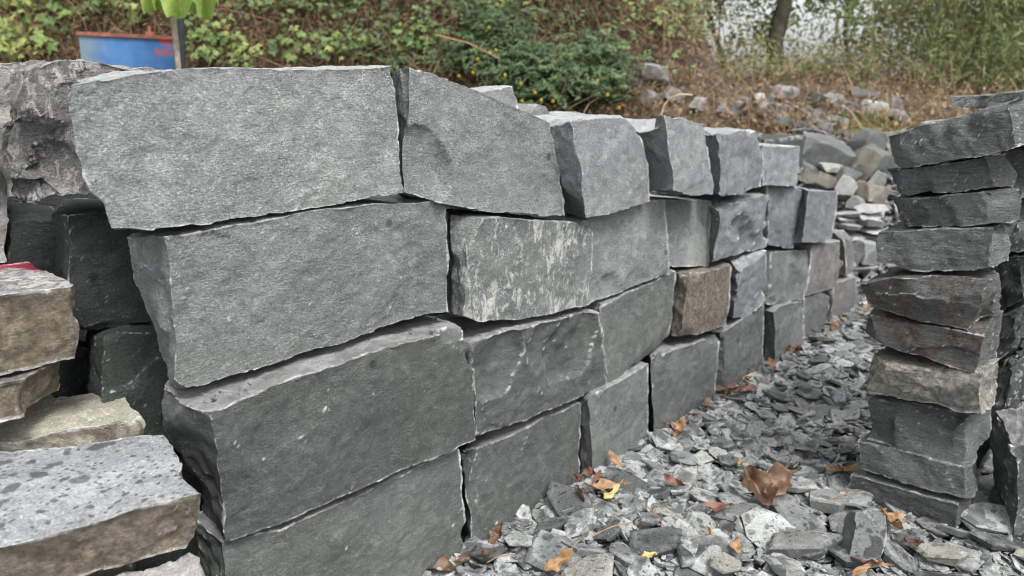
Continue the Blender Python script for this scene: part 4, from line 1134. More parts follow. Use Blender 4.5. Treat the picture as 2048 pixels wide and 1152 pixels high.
def rock(px, py, wpx, dist_y, mat, seed, shape, rotv, label, group='rubble stones heaped beyond the wall', name='rubble_rock'):
    d = ray(px, py); p = CAM + d * (dist_y / d[1])
    s = wpx / FPX * dist_y
    if dist_y > 6.0:
        h = hit_terrain(px, py)
        if h is not None and abs(h[1] - dist_y) < 1.6: p = h + np.array([0, -0.05, 0.07]); s = 0.95 * wpx / FPX * h[1]
    o = link(name, rock_mesh(seed, shape, mat), loc=p)
    o.scale = (s, s, s); o.rotation_euler = rotv
    tag(o, label, 'rock', group)
    return o
RK = [
 (1650, 308, 105, 5.6, 'rubble', 1, (1.0, .8, .55), (0.15, 0.25, -0.2), 'largest grey rubble block with a pale slanting top, beyond the last top course block'),
 (1720, 330, 75, 5.5, 'rubble_tan', 2, (.6, .6, 1.0), (0.3, 0.5, 0.2), 'tan and grey leaning rubble stone beside the stack'),
 (1735, 290, 70, 5.8, 'rubble', 3, (.9, .7, .8), (0.2, 0.1, 0.4), 'grey rubble stone behind the leaning tan one'),
 (1665, 335, 55, 5.4, 'rubble_pale', 4, (1, .6, .25), (0.1, 0.05, 0.2), 'thin pale slab under the largest rubble block'),
 (1640, 360, 60, 5.3, 'rubble_tan', 5, (1, .7, .5), (0.2, 0.3, 0.6), 'brownish flat rubble stone low in the heap'),
 (1615, 345, 45, 5.45, 'rubble', 6, (.8, .8, .7), (0.4, 0.1, 0.9), 'dark rubble stone next to the last top course block'),
 (1755, 365, 40, 5.2, 'rubble_pale', 7, (.7, .5, 1), (0.2, 0.4, 0.1), 'small pale upright rubble stone against the stack'),
 (1745, 390, 60, 5.1, 'rubble_tan', 8, (1, .8, .7), (0.1, 0.2, 0.4), 'rounded tan rubble stone above the slate plates'),
 (1695, 385, 55, 5.2, 'rubble_pale', 9, (.8, .7, .9), (0.3, 0.5, 0.9), 'pale cream rubble stone above the slate plates'),
 (1715, 405, 40, 5.05, 'rubble', 10, (1, .8, .6), (0.1, 0.1, 0.9), 'small grey rubble stone between the two pale ones'),
 (1690, 358, 50, 5.35, 'rubble', 11, (1, .8, .8), (0.5, 0.1, 1.9), 'dark rubble stone in the heap hollow'),
 (1610, 300, 40, 5.9, 'rubble', 12, (1, .8, .4), (0.2, 0.1, 0.3), 'flat dark rubble stone behind the last top course block'),
 (1540, 212, 40, 7.4, 'rubble', 13, (.5, .5, 1), (0.1, 0.5, 0.3), 'dark upright stone on the brown bank'),
 (1515, 222, 36, 7.3, 'rubble_pale', 14, (.7, .6, 1), (0.1, -0.3, 0.2), 'pale stone leaning beside the dark upright one'),
 (1552, 232, 46, 7.2, 'rubble', 15, (1, .7, .35), (0.2, 0.1, 0.2), 'flat grey stone at the foot of the upright one'),
 (1480, 228, 38, 7.3, 'pinkish', 16, (.8, .7, .9), (0.2, 0.1, 0.9), 'pinkish stone half covered by brown creepers'),
 (1520, 243, 30, 7.1, 'rubble', 17, (1, .7, .6), (0.2, 0.1, 0.9), 'small stone below the leaning pale one'),
 (1395, 225, 36, 7.4, 'rubble_pale', 18, (.8, .7, .8), (0.2, 0.4, 0.9), 'pale stone in the dead creepers right of the green bush'),
 (1305, 165, 60, 7.9, 'pinkish', 19, (1, .8, .6), (0.2, 0.2, 0.1), 'mauve-grey boulder at the right of the green bush'),
 (1300, 215, 44, 7.4, 'rubble', 20, (1, .8, .7), (0.3, 0.2, 0.7), 'grey stone under the mauve boulder'),
 (1720, 208, 60, 7.3, 'rubble', 21, (1, .7, .4), (0.3, 0.1, 0.1), 'flat slate-grey stone high on the brown bank'),
 (1660, 212, 44, 7.4, 'rubble', 22, (1, .7, .4), (0.2, 0.1, 0.4), 'grey stone left of the flat high one'),
 (1625, 212, 40, 7.5, 'rubble', 23, (1, .7, .5), (0.2, 0.1, 0.9), 'dull grey stone between the two stone groups on the bank'),
 (1695, 232, 60, 7.1, 'rubble', 24, (1, .7, .4), (0.2, 0.2, 0.1), 'broad grey stone behind the grass tuft'),
 (1740, 240, 50, 6.5, 'rubble_pale', 25, (1, .8, .8), (0.2, 0.1, 0.2), 'yellowish pale stone in the grass tuft'),
 (1775, 228, 40, 6.7, 'rubble', 26, (.7, .6, 1), (0.2, 0.4, 0.5), 'blue-grey stone behind the grass tuft'),
 (1670, 258, 46, 6.2, 'rubble', 27, (1, .7, .4), (0.1, 0.2, 0.3), 'grey stone above the largest rubble block'),
 (1625, 245, 36, 6.6, 'rubble', 28, (1, .7, .5), (0.1, 0.2, 0.8), 'small grey stone between bank and rubble heap'),
 (1590, 265, 36, 6.4, 'rubble', 29, (1, .7, .4), (0.1, 0.1, 0.6), 'low stone just above the last top course block'),
 (1735, 505, 60, 4.6, 'grey', 30, (1, .8, .7), (0.1, 0.2, 0.4), 'grey-green stone below the slate plates'),
 (1700, 520, 40, 4.5, 'pinkish', 31, (.7, .7, 1), (0.1, 0.3, 0.4), 'pinkish stone at the far end of the wall'),
 (1745, 570, 50, 4.5, 'rubble', 32, (1, .8, .6), (0.1, 0.3, 0.4), 'grey stone on the ground beyond the wall end'),
 (1730, 615, 46, 4.3, 'rubble_pale', 33, (1, .8, .5), (0.1, 0.1, 0.9), 'pale stone on the ground at the far wall foot'),

 (1590, 345, 60, 5.6, 'rubble', 34, (1, .7, .6), (0.4, 0.2, 0.2), 'dark slab in the shade left of the heap hollow'),
 (1755, 330, 80, 5.7, 'rubble', 35, (1, .8, .7), (0.2, 0.5, 0.3), 'large dark rubble slab half hidden by the stack'),
 (1690, 300, 60, 6.0, 'rubble', 36, (1, .7, .35), (0.3, 0.1, 0.1), 'flat slab lying behind the largest rubble block'),
 (1450, 232, 44, 7.2, 'rubble', 37, (1, .8, .5), (0.2, 0.2, 0.5), 'grey slab in the creepers above the blue-grey top block'),
 (1570, 200, 50, 7.6, 'rubble', 38, (1, .6, .4), (0.3, 0.1, 0.2), 'grey slab right of the dark upright stone'),
 (1345, 205, 40, 7.6, 'rubble', 39, (1, .7, .6), (0.2, 0.3, 0.5), 'half buried grey stone behind the bent stalk'),
 (1600, 232, 40, 7.0, 'rubble_tan', 40, (1, .7, .4), (0.2, 0.1, 0.5), 'dull tan stone among the creepers on the bank'),
 (1640, 270, 50, 6.3, 'rubble', 41, (1, .7, .4), (0.2, 0.3, 0.5), 'dark grey slab just behind the heap'),
 (1790, 250, 50, 6.6, 'rubble', 42, (1, .7, .5), (0.2, 0.1, 0.5), 'grey slab right of the grass tuft behind the stack'),
 (1560, 255, 36, 6.8, 'rubble', 43, (1, .7, .5), (0.1, 0.1, 0.5), 'small grey stone behind the fifth top block'),
 (1265, 190, 50, 7.6, 'rubble', 44, (1, .8, .7), (0.2, 0.1, 0.5), 'dark stone at the right foot of the feathery shrub'),
]
for a in RK: rock(*a)
# loose filler stones of the heap, nobody could count
def reg_heap(rs):
    y = rs.uniform(4.3, 6.3); x = y * rs.uniform(0.36, 0.60) 
    if y > 6.0 and rs.rand() < 0.6: return None, None
    return x, y
V, F, e = many_chips(800, reg_heap, lambda r, x, y: r.uniform(0.06, 0.22), 41, lambda r, x, y, s: float(terrain_z(x, y)) + r.uniform(-0.01, 0.07), 0.6)
tag(link('loose_rubble', mesh_np('loose_rubble', V, F, M['rubble'], {'edge': e})), 'loose small rubble filling the heap beyond the wall', 'rubble', kind='stuff')
# stacked slate plates
for i, (px, py, w, sd) in enumerate([(1715, 470, 100, 61), (1740, 460, 95, 62), (1705, 452, 85, 63), (1750, 445, 90, 64), (1700, 438, 70, 65), (1742, 430, 85, 66), (1690, 427, 60, 67), (1745, 418, 70, 68)]):
    r = np.random.RandomState(sd)
    V, F, e = chip_geo(r, 7, 0.07, 0.6)
    dy = 4.85; d = ray(px, py); p = CAM + d * (dy / d[1]); s = w / FPX * dy * 1.1
    o = link('slate_plate', mesh_np('slate_plate', V * s, F, M['rubble_pale' if i % 3 else 'pale'], {'edge': e}), loc=p)
    o.rotation_euler = (r.normal(0, .05), r.normal(0, .05), r.uniform(0, 6))
    tag(o, 'thin pale slate plate in the low pile between wall end and slab stack', 'slate plate', 'thin slate plates piled between wall end and slab stack')

# ------------------------------------------------------------------ blue bin, post and lime leaves
def box_geo(x0, x1, y0, y1, z0, z1):
    V = np.array([[x, y, z] for x in (x0, x1) for y in (y0, y1) for z in (z0, z1)], float)
    F = np.array([[0, 1, 3, 2], [4, 6, 7, 5], [0, 4, 5, 1], [2, 3, 7, 6], [0, 2, 6, 4], [1, 5, 7, 3]])
    return V, F
def join(*g):
    Vs, Fs, n = [], [], 0
    for V, F in g: Vs.append(V); Fs.append(np.asarray(F) + n); n += len(V)
    return np.concatenate(Vs), np.concatenate(Fs)

def at_y(px, py, y): 
    d = ray(px, py); return CAM + d * (y / d[1])
YB = 4.6
p0 = at_y(142, 70, 4.35)
p1 = at_y(352, 80, 4.57)
wbin = float(np.linalg.norm(p1 - p0)); zt = (p0[2] + p1[2]) / 2; YB = (p0[1] + p1[1]) / 2
zg = float(terrain_z(p0[0], YB)) - 0.03
bin_ = link('blue_steel_bin', None, loc=((p0[0] + p1[0]) / 2, YB, zg))
tag(bin_, 'blue painted steel bin with a rusty red rim behind the near end of the wall', 'steel bin')
bin_.rotation_euler = (0, math.atan2(p0[2] - p1[2], wbin), math.atan2(p1[1] - p0[1], p1[0] - p0[0]))
hw, hh, dp, th = wbin / 2, zt - zg, 0.55, 0.012
pan = join(box_geo(-hw, hw, 0, th, 0.002, hh), box_geo(-hw, hw, dp, dp + th, 0.002, hh), box_geo(-hw, -hw + th, th + .001, dp - .001, 0.002, hh), box_geo(hw - th, hw, th + .001, dp - .001, 0.002, hh), box_geo(-hw + .02, hw - .02, .02, dp - .02, 0.0, 0.015))
link('shell_panel', mesh_np('shell_panel', *pan, M['bluepaint']), bin_)
for nm, b in (('rim', (-hw - .012, hw + .012, -0.012, 0.018, hh, hh + .02)), ('rim', (-hw - .012, hw + .012, dp - .006, dp + .024, hh, hh + .02)), ('rim', (-hw - .012, -hw + .018, .0185, dp - .0065, hh, hh + .019)), ('rim', (hw - .018, hw + .012, .0185, dp - .0065, hh, hh + .019))):
    link('rim', mesh_np('rim', *box_geo(*b), M['rust']), bin_)
V, F = join(box_geo(0.07, 0.115, 0.1, 0.12, hh - .02, hh + .045), box_geo(0.085, 0.100, 0.102, 0.118, hh + .045, hh + .078))
link('lug', mesh_np('lug', V, F, M['rust']), bin_)
# posts
a, b = at_y(354, -60, 4.45), at_y(364, 260, 4.45)
V, F = tube([a, (a + b) / 2, b, np.array([b[0], b[1], float(terrain_z(b[0], b[1])) - .1])], 0.030, 10)
tag(link('steel_post', mesh_np('steel_post', V, F, M['steel'], smooth=True)), 'dark steel post standing right of the blue bin', 'post')
a, b = at_y(340, -20, 4.35), at_y(362, 200, 4.35)
V, F = tube([a, (a + b) / 2 + [0.005, 0, 0], b, b + (b - a) * 1.0], 0.016, 8)
tag(link('wooden_pole', mesh_np('wooden_pole', V, F, M['wood'], smooth=True)), 'thin pale wooden pole leaning against the dark steel post', 'pole')
# broad lime leaves hanging into the picture
lime = link('lime_plant', None, loc=at_y(358, -90, 4.2))
tag(lime, 'drooping bright lime-green leaves at the top edge above the blue bin', 'plant')
base = np.array(lime.location)
for i, (x0, x1, yb, tw, dyy) in enumerate([(278, 318, 30, 0.2, 0.03), (318, 392, 40, 0.0, -0.03), (388, 437, 42, -0.2, 0.02), (300, 345, 26, 0.5, 0.06), (365, 412, 30, -0.5, 0.07)]):
    nu_, nv_ = 22, 12
    U, Vv = np.meshgrid(np.linspace(0, 1, nu_ + 1), np.linspace(0, 1, nv_ + 1), indexing='ij')
    xs = x0 + (x1 - x0) * U
    ys = -90 + (yb + 90) * Vv * (1 - 0.35 * np.abs(U - 0.5) * 2 * (0.6 + 0.4 * np.cos(U * 14)))
    d = ray(xs, ys); Y_ = 4.2 + dyy + 0.06 * np.cos((U - 0.5) * 6) + tw * (U - 0.5) * 0.1 + 0.03 * np.sin(U * 9 + Vv * 2) * (0.3 + Vv)
    P = CAM + d * (Y_ / d[..., 1])[..., None]
    V = P.reshape(-1, 3) - base
    ids = np.arange(len(V)).reshape(U.shape)
    F = np.stack([ids[:-1, :-1], ids[1:, :-1], ids[1:, 1:], ids[:-1, 1:]], -1).reshape(-1, 4)
    rnd = np.clip(0.45 + 0.3 * np.sin(U * 20).ravel() * 0.5 + 0.4 * (1 - Vv.ravel()), 0, 1)
    link('leaf', mesh_np('leaf', V, F, M['lime'], {'rnd': rnd}, smooth=True), lime)
V, F = tube([np.array([0, 0.03, 0.0]), np.array([0, 0.02, 0.12]), np.array([0.03, 0.06, 0.4])], 0.008, 6)
link('stem', mesh_np('stem', V, F, M['lime'], {'rnd': np.full(len(V), 0.3)}), lime)

# ------------------------------------------------------------------ vegetation
def strips(rs, starts, dirs, lengths, widths, droop, nseg=5, rnd=None):
    """thin arching stems as ribbons"""
    n = len(starts)
    t = np.linspace(0, 1, nseg + 1)
    D = dirs / (np.linalg.norm(dirs, axis=1)[:, None] + 1e-9)
    side = np.cross(D, rs.normal(0, 1, (n, 3))); side /= np.linalg.norm(side, axis=1)[:, None] + 1e-9
    wob = rs.normal(0, 1, (n, 3)) * lengths[:, None] * 0.14
    P = starts[:, None] + D[:, None] * (lengths[:, None] * t[None])[..., None]
    P[..., 2] -= (droop * lengths)[:, None] * t[None] ** 2
    P += wob[:, None] * np.sin(t * math.pi * 1.6)[None, :, None]
    w = widths[:, None] * (1 - 0.75 * t)[None]
    A = P - side[:, None] * w[..., None]; B = P + side[:, None] * w[..., None]
    V = np.stack([A, B], 2).reshape(-1, 3)
    base = (np.arange(n) * (nseg + 1) * 2)[:, None] + np.arange(nseg)[None] * 2
    F = np.stack([base, base + 1, base + 3, base + 2], -1).reshape(-1, 4)
    r = np.repeat(rs.rand(n) if rnd is None else rnd, (nseg + 1) * 2)
    return V, F, r

def leaves(rs, C, N_, size, elong=0.45, rnd=None):
    """folded rhombic leaves: centre C, normal N_, size"""
    n = len(C)
    N_ = N_ / (np.linalg.norm(N_, axis=1)[:, None] + 1e-9)
    a = np.cross(N_, rs.normal(0, 1, (n, 3))); a /= np.linalg.norm(a, axis=1)[:, None] + 1e-9
    b = np.cross(N_, a)
    s = size[:, None]
    V = np.stack([C - a * s, C + b * s * elong - N_ * s * 0.12, C + a * s - N_ * s * 0.25, C - b * s * elong - N_ * s * 0.12, C - a * s * 0.0 + N_ * s * 0.06], 1).reshape(-1, 3)
    i = np.arange(n)[:, None] * 5
    F = np.concatenate([i + [0, 1, 4], i + [1, 2, 4], i + [2, 3, 4], i + [3, 0, 4]])
    r = np.repeat(rs.rand(n) if rnd is None else rnd, 5)
    return V, F, r

def palmate(rs, C, N_, size, rnd=None, lobes=5):
    """broad lobed leaves"""
    n = len(C)
    N_ = N_ / (np.linalg.norm(N_, axis=1)[:, None] + 1e-9)
    a = np.cross(N_, rs.normal(0, 1, (n, 3))); a /= np.linalg.norm(a, axis=1)[:, None] + 1e-9
    b = np.cross(N_, a)
    m = lobes * 2 + 1
    ang = np.linspace(-2.55, 2.55, m)
    rr = np.where(np.arange(m) % 2 == 1, 1.0, 0.62) * (1 - 0.22 * np.abs(ang) / 2.5)
    R = rr[None] * rs.uniform(0.85, 1.15, (n, m)) * size[:, None]
    V = C[:, None] + a[:, None] * (R * np.cos(ang))[..., None] + b[:, None] * (R * np.sin(ang))[..., None] - N_[:, None] * (R ** 2 / size[:, None] * 0.28)[..., None]
    V = np.concatenate([C[:, None], V], 1).reshape(-1, 3)
    i = np.arange(n)[:, None] * (m + 1)
    F = np.concatenate([i + [0, k, k + 1] for k in range(1, m)])
    return V, F, np.repeat(rs.rand(n) if rnd is None else rnd, m + 1)

# dead brown creepers over the whole bank: nobody could count them
def bank_points(rs, n, px0, px1, py0, py1):
    out = []
    for _ in range(n * 3):
        p = hit_terrain(rs.uniform(px0, px1), rs.uniform(py0, py1))
        if p is not None and p[1] < 14: out.append(p)
        if len(out) >= n: break
    return np.array(out)
rs = np.random.RandomState(91)
pts = bank_points(rs, 2600, -120, 2150, -120, 300)
pts = pts[~((pts[:, 0] > 1.0) & (pts[:, 1] < 7.9) & (rs.rand(len(pts)) < 0.35))]
def jit(p, k, s): 
    q = np.repeat(p, k, 0) + rs.normal(0, s, (len(p) * k, 3)); q[:, 2] = terrain_z(q[:, 0], q[:, 1]) - 0.03; return q
S = jit(pts, 8, 0.12); n = len(S)
Dr = rs.normal(0, 0.6, (n, 3)); Dr[:, 2] = np.abs(rs.normal(0.65, 0.4, n)); Dr[:, 1] -= 0.35
V, F, r = strips(rs, S, Dr, rs.uniform(0.12, 0.55, n), rs.uniform(0.0018, 0.0055, n), rs.uniform(0.2, 1.1, n))
right_side = sstep(0.6, 1.9, V[:, 0])
r = np.clip(r * 0.55 + 0.12 + 0.38 * right_side, 0, 1)
tag(link('dry_creeper', mesh_np('dry_creeper', V, F, M['dry'], {'rnd': r})), 'tangled dry brown creepers and dead grass covering the bank', 'dry creeper', kind='stuff')
S = jit(pts, 1, 0.2); n = len(S)
Dr = rs.normal(0, 0.45, (n, 3)); Dr[:, 2] = np.abs(rs.normal(1.0, 0.3, n))
V, F, r = strips(rs, S, Dr, rs.uniform(0.4, 1.1, n), rs.uniform(0.002, 0.006, n), rs.uniform(0.1, 0.8, n), 8)
r = np.clip(r * 0.5 + 0.25 + 0.3 * sstep(0.6, 1.9, V[:, 0]), 0, 1)
tag(link('dry_stalks', mesh_np('dry_stalks', V, F, M['dry'], {'rnd': r})), 'long arching dry stalks standing out of the dead creepers on the bank', 'dry stalks', kind='stuff')
# dead leaves in it
C = jit(pts, 5, 0.16); C[:, 2] += rs.uniform(0.02, 0.28, len(C))
V, F, r = leaves(rs, C, rs.normal(0, 0.6, C.shape) + [0, -0.5, 0.6], rs.uniform(0.012, 0.035, len(C)), 0.5)
r = np.clip(r * 0.6 + 0.1 + 0.3 * sstep(0.6, 1.9, V[:, 0]), 0, 1)
tag(link('dead_leaves', mesh_np('dead_leaves', V, F, M['dry'], {'rnd': r})), 'dead brown leaves caught in the dry creepers on the bank', 'dead leaves', kind='stuff')

def cluster_pts(rs, px, py, rpx, rpy, n, lift=(0.05, 0.3)):
    out = []
    while len(out) < n:
        a, q = rs.uniform(0, 6.28), math.sqrt(rs.rand())
        p = hit_terrain(px + rpx * q * math.cos(a), py + rpy * q * math.sin(a))
        if p is None: continue
        p = p + np.array([rs.normal(0, .03), -rs.uniform(*lift) * 0.7, rs.uniform(*lift) * 0.5])
        out.append(p)
    return np.array(out)

def creeper(label, px, py, rpx, rpy, n, size, tone, seed, mat='creeper', name='leafy_creeper', kind_='palm', lift=(0.08, 0.34), group='leafy creepers on the bank behind the wall', elong=0.4, cat='creeper'):
    rs = np.random.RandomState(seed)
    P = cluster_pts(rs, px, py, rpx, rpy, n, lift)
    base = P.mean(0); base[2] = float(terrain_z(base[0], base[1]))
    root = link(name, None, loc=base)
    tag(root, label, cat, group)
    Nn = rs.normal(0, 0.38, P.shape) + [0, -0.75, 0.75]
    rnd = np.clip(rs.normal(tone, 0.2, n), 0, 1)
    sz = rs.uniform(0.6, 1.15, n) * size
    V, F, r = (palmate if kind_ == 'palm' else (lambda a, b, c, d, rnd: leaves(a, b, c, d, elong, rnd)))(rs, P, Nn, sz, rnd=rnd)
    link('foliage', mesh_np('foliage', V - base, F, M[mat], {'rnd': r}), root)
    k = max(6, n // 6)
    Q = P[:k]; S = Q.copy(); S[:, 1] += 0.25; S[:, 2] = terrain_z(S[:, 0], S[:, 1]) - 0.02
    V, F, r = strips(rs, S, Q - S, np.linalg.norm(Q - S, axis=1), np.full(k, 0.003), np.zeros(k))
    link('stem', mesh_np('stem', V - base, F, M[mat], {'rnd': r * 0.3}), root)['kind'] = 'stuff'
    return root
CR = [
 ('yellow-green broad-leaved creeper at the upper left picture edge', 40, 70, 60, 75, 85, 0.085, 0.85, 1),
 ('pale yellowish leaves low at the left edge beside the blue bin', 30, 112, 55, 26, 45, 0.075, 0.95, 2),
 ('mid-green lobed creeper left of the blue bin', 112, 72, 40, 40, 34, 0.085, 0.45, 3),
 ('green creeper above the blue bin rim', 190, 35, 60, 28, 45, 0.075, 0.45, 4),
 ('light green leaves between the bin and the lime leaves', 262, 40, 40, 30, 32, 0.065, 0.65, 5),
 ('small-leaved green creeper right of the steel post', 425, 95, 55, 45, 85, 0.05, 0.6, 6),
 ('yellowish green leaves above the middle of the longest top block', 480, 125, 60, 25, 60, 0.05, 0.7, 7),
 ('green leaves high behind the longest top block', 560, 30, 80, 40, 60, 0.05, 0.3, 8),
 ('bluish green leaves close above the longest top block', 620, 118, 70, 26, 60, 0.06, 0.35, 9),
 ('sparse dark leaves high on the middle of the bank', 740, 50, 90, 60, 90, 0.045, 0.2, 10),
]
CR += [
 ('yellow-green leaves above the gap between the two longest top blocks', 700, 115, 55, 22, 55, 0.045, 0.6, 11),
 ('light green trailing leaves at the top edge left of the picture middle', 660, 15, 90, 30, 60, 0.05, 0.35, 12),
 ('sprawling green bramble high behind the sloping top block', 860, 20, 90, 45, 70, 0.042, 0.3, 13),
 ('olive bramble leaves left of the feathery shrub', 840, 95, 50, 30, 60, 0.045, 0.55, 14),
 ('pale green bramble leaves above the feathery shrub', 1040, 20, 80, 40, 100, 0.04, 0.6, 15),
 ('olive leaves on the brown slope right of the feathery shrub', 1290, 60, 60, 45, 40, 0.04, 0.55, 16),
 ('small olive leaves low on the brown slope', 1330, 140, 60, 30, 18, 0.035, 0.6, 17),
 ('mid-green leaves under the lime leaves by the post', 395, 60, 30, 40, 40, 0.05, 0.45, 18),
]
for (lab, px, py, rx, ry, n_, sz, tone, sd) in CR: creeper(lab, px, py, rx, ry, n_, sz, tone, sd)
creeper('dark green undergrowth behind the right end of the longest top block', 800, 115, 100, 50, 300, 0.045, 0.5, 21, 'green', kind_='leaf', group='green shrubs on the bank', name='shrub', cat='shrub')

def fern_bush(label, px, py, rx, ry, n, seed, flowers=()):
    rs = np.random.RandomState(seed)
    P = cluster_pts(rs, px, py, rx, ry, n, (0.1, 0.5))
    base = P.mean(0); base[2] = float(terrain_z(base[0], base[1]))
    root = link('flowering_shrub', None, loc=base)
    tag(root, label, 'shrub', 'green shrubs on the bank')
    # every point carries a frond of paired leaflets
    k = 12
    D = rs.normal(0, 0.7, (n, 3)) + [0, -0.5, 0.3]; D /= np.linalg.norm(D, axis=1)[:, None]
    side = np.cross(D, [0, 0.3, 1.0]); side /= np.linalg.norm(side, axis=1)[:, None]
    t = np.linspace(0, 1, k)
    L = rs.uniform(0.09, 0.19, n)
    C = P[:, None] + D[:, None] * (L[:, None] * t[None])[..., None]
    sg = np.where(np.arange(k) % 2, 1, -1)[None, :, None]
    C = C + side[:, None] * sg * (L[:, None] * (0.22 * np.sin(t * 2.6 + 0.4))[None])[..., None]
    C[..., 2] -= (L[:, None] * 0.4) * t[None] ** 2
    C = C.reshape(-1, 3)
    rnd = np.repeat(np.clip(rs.normal(0.55, 0.25, n), 0, 1), k)
    V, F, r = leaves(rs, C, rs.normal(0, 0.35, C.shape) + [0, -0.6, 0.8], np.repeat(L, k) * 0.17, 0.4, rnd)
    link('foliage', mesh_np('foliage', V - base, F, M['fern'], {'rnd': r}), root)
    Q = P[::4]; S = Q.copy(); S[:, 1] += 0.4; S[:, 2] = terrain_z(S[:, 0], S[:, 1]) - 0.02
    V, F, r = strips(rs, S, Q - S, np.linalg.norm(Q - S, axis=1), np.full(len(Q), 0.004), np.zeros(len(Q)))
    link('stem', mesh_np('stem', V - base, F, M['green'], {'rnd': r * 0.3}), root)['kind'] = 'stuff'
    for (fx, fy) in flowers:
        h = hit_terrain(fx, fy)
        if h is None: continue
        h = h + (CAM - h) / np.linalg.norm(CAM - h) * 0.6
        m = 10
        a = np.arange(m) / m * 6.283
        rr = np.where(np.arange(m) % 2, 0.019, 0.009)
        Nn = np.array([rs.normal(0, .4), -1, 0.5]); Nn /= np.linalg.norm(Nn)
        A = np.cross(Nn, [0, 0, 1.]); A /= np.linalg.norm(A); B = np.cross(Nn, A)
        ring = h + A * (rr * np.cos(a))[:, None] + B * (rr * np.sin(a))[:, None]
        V = np.concatenate([[h + Nn * 0.012], ring]) - base
        F = np.array([[0, 1 + j, 1 + (j + 1) % m] for j in range(m)])
        link('flower', mesh_np('flower', V, F, M['flower'], {'rnd': rs.rand(m + 1)}), root)
fern_bush('feathery green shrub with yellow flowers, above the sloping top block', 985, 110, 75, 75, 300, 31, [(800, 48), (992, 100), (955, 118), (946, 145), (980, 105), (918, 152), (978, 55)])
fern_bush('feathery green shrub with yellow flowers low behind the third top block', 1080, 180, 100, 50, 400, 32, [(1042, 167), (1071, 185), (1044, 202), (1082, 200), (1106, 202), (1195, 161), (1238, 215), (980, 182), (1010, 150)])
fern_bush('feathery shrub reaching the dead creepers at its right', 1190, 170, 60, 60, 250, 33, [(1215, 190)])
creeper('yellow-flowered low herb behind the longest top block end', 900, 150, 50, 16, 120, 0.035, 0.7, 34, 'green', kind_='leaf', name='low_herb', group='green shrubs on the bank', cat='shrub')
creeper('green weeds high between the shrub and the dead creepers', 1170, 40, 90, 50, 160, 0.035, 0.5, 35, 'green', kind_='leaf', name='weed_clump', group='green shrubs on the bank', cat='shrub')
creeper('olive leaves on the crest where the bank meets the sky', 1370, 50, 60, 50, 260, 0.04, 0.5, 36, 'thicket', kind_='leaf', name='weed_clump', group='green shrubs on the bank', cat='shrub')

# grass tuft
rs = np.random.RandomState(55)
P = cluster_pts(rs, 1750, 262, 70, 26, 700, (0.0, 0.05))
P[:, 2] = terrain_z(P[:, 0], P[:, 1]) - 0.02
Dd = rs.normal(0, 0.35, P.shape) + [0, 0, 1.0]
V, F, r = strips(rs, P, Dd, rs.uniform(0.08, 0.22, len(P)), rs.uniform(0.002, 0.005, len(P)), rs.uniform(0.1, 0.6, len(P)))
tag(link('grass_tuft', mesh_np('grass_tuft', V, F, M['grass'], {'rnd': r})), 'yellow-green grass tuft growing round the pale stone on the bank', 'grass', kind='stuff')
# pale bent stalk
p = at_y(1322, 240, 5.2)
pts = [p + np.array([0.0, 0, -0.25])] + [at_y(x, y, 5.2) for x, y in ((1322, 235), (1327, 212), (1340, 196), (1362, 188), (1385, 190))]
V, F = tube(pts, 0.006)
tag(link('bent_stalk', mesh_np('bent_stalk', V, F, M['twig_pale'], smooth=True)), 'pale bent stalk arching above the double-scarred top block', 'stalk')
a, b = at_y(870, 70, 6.0), at_y(1000, 118, 6.1)
V, F = tube([a, (a + b) / 2 + [0, 0, 0.03], b], [0.008, 0.007, 0.005])
tag(link('fallen_branch', mesh_np('fallen_branch', V, F, M['twig'], smooth=True)), 'thin bare branch slanting down into the feathery shrub', 'branch')

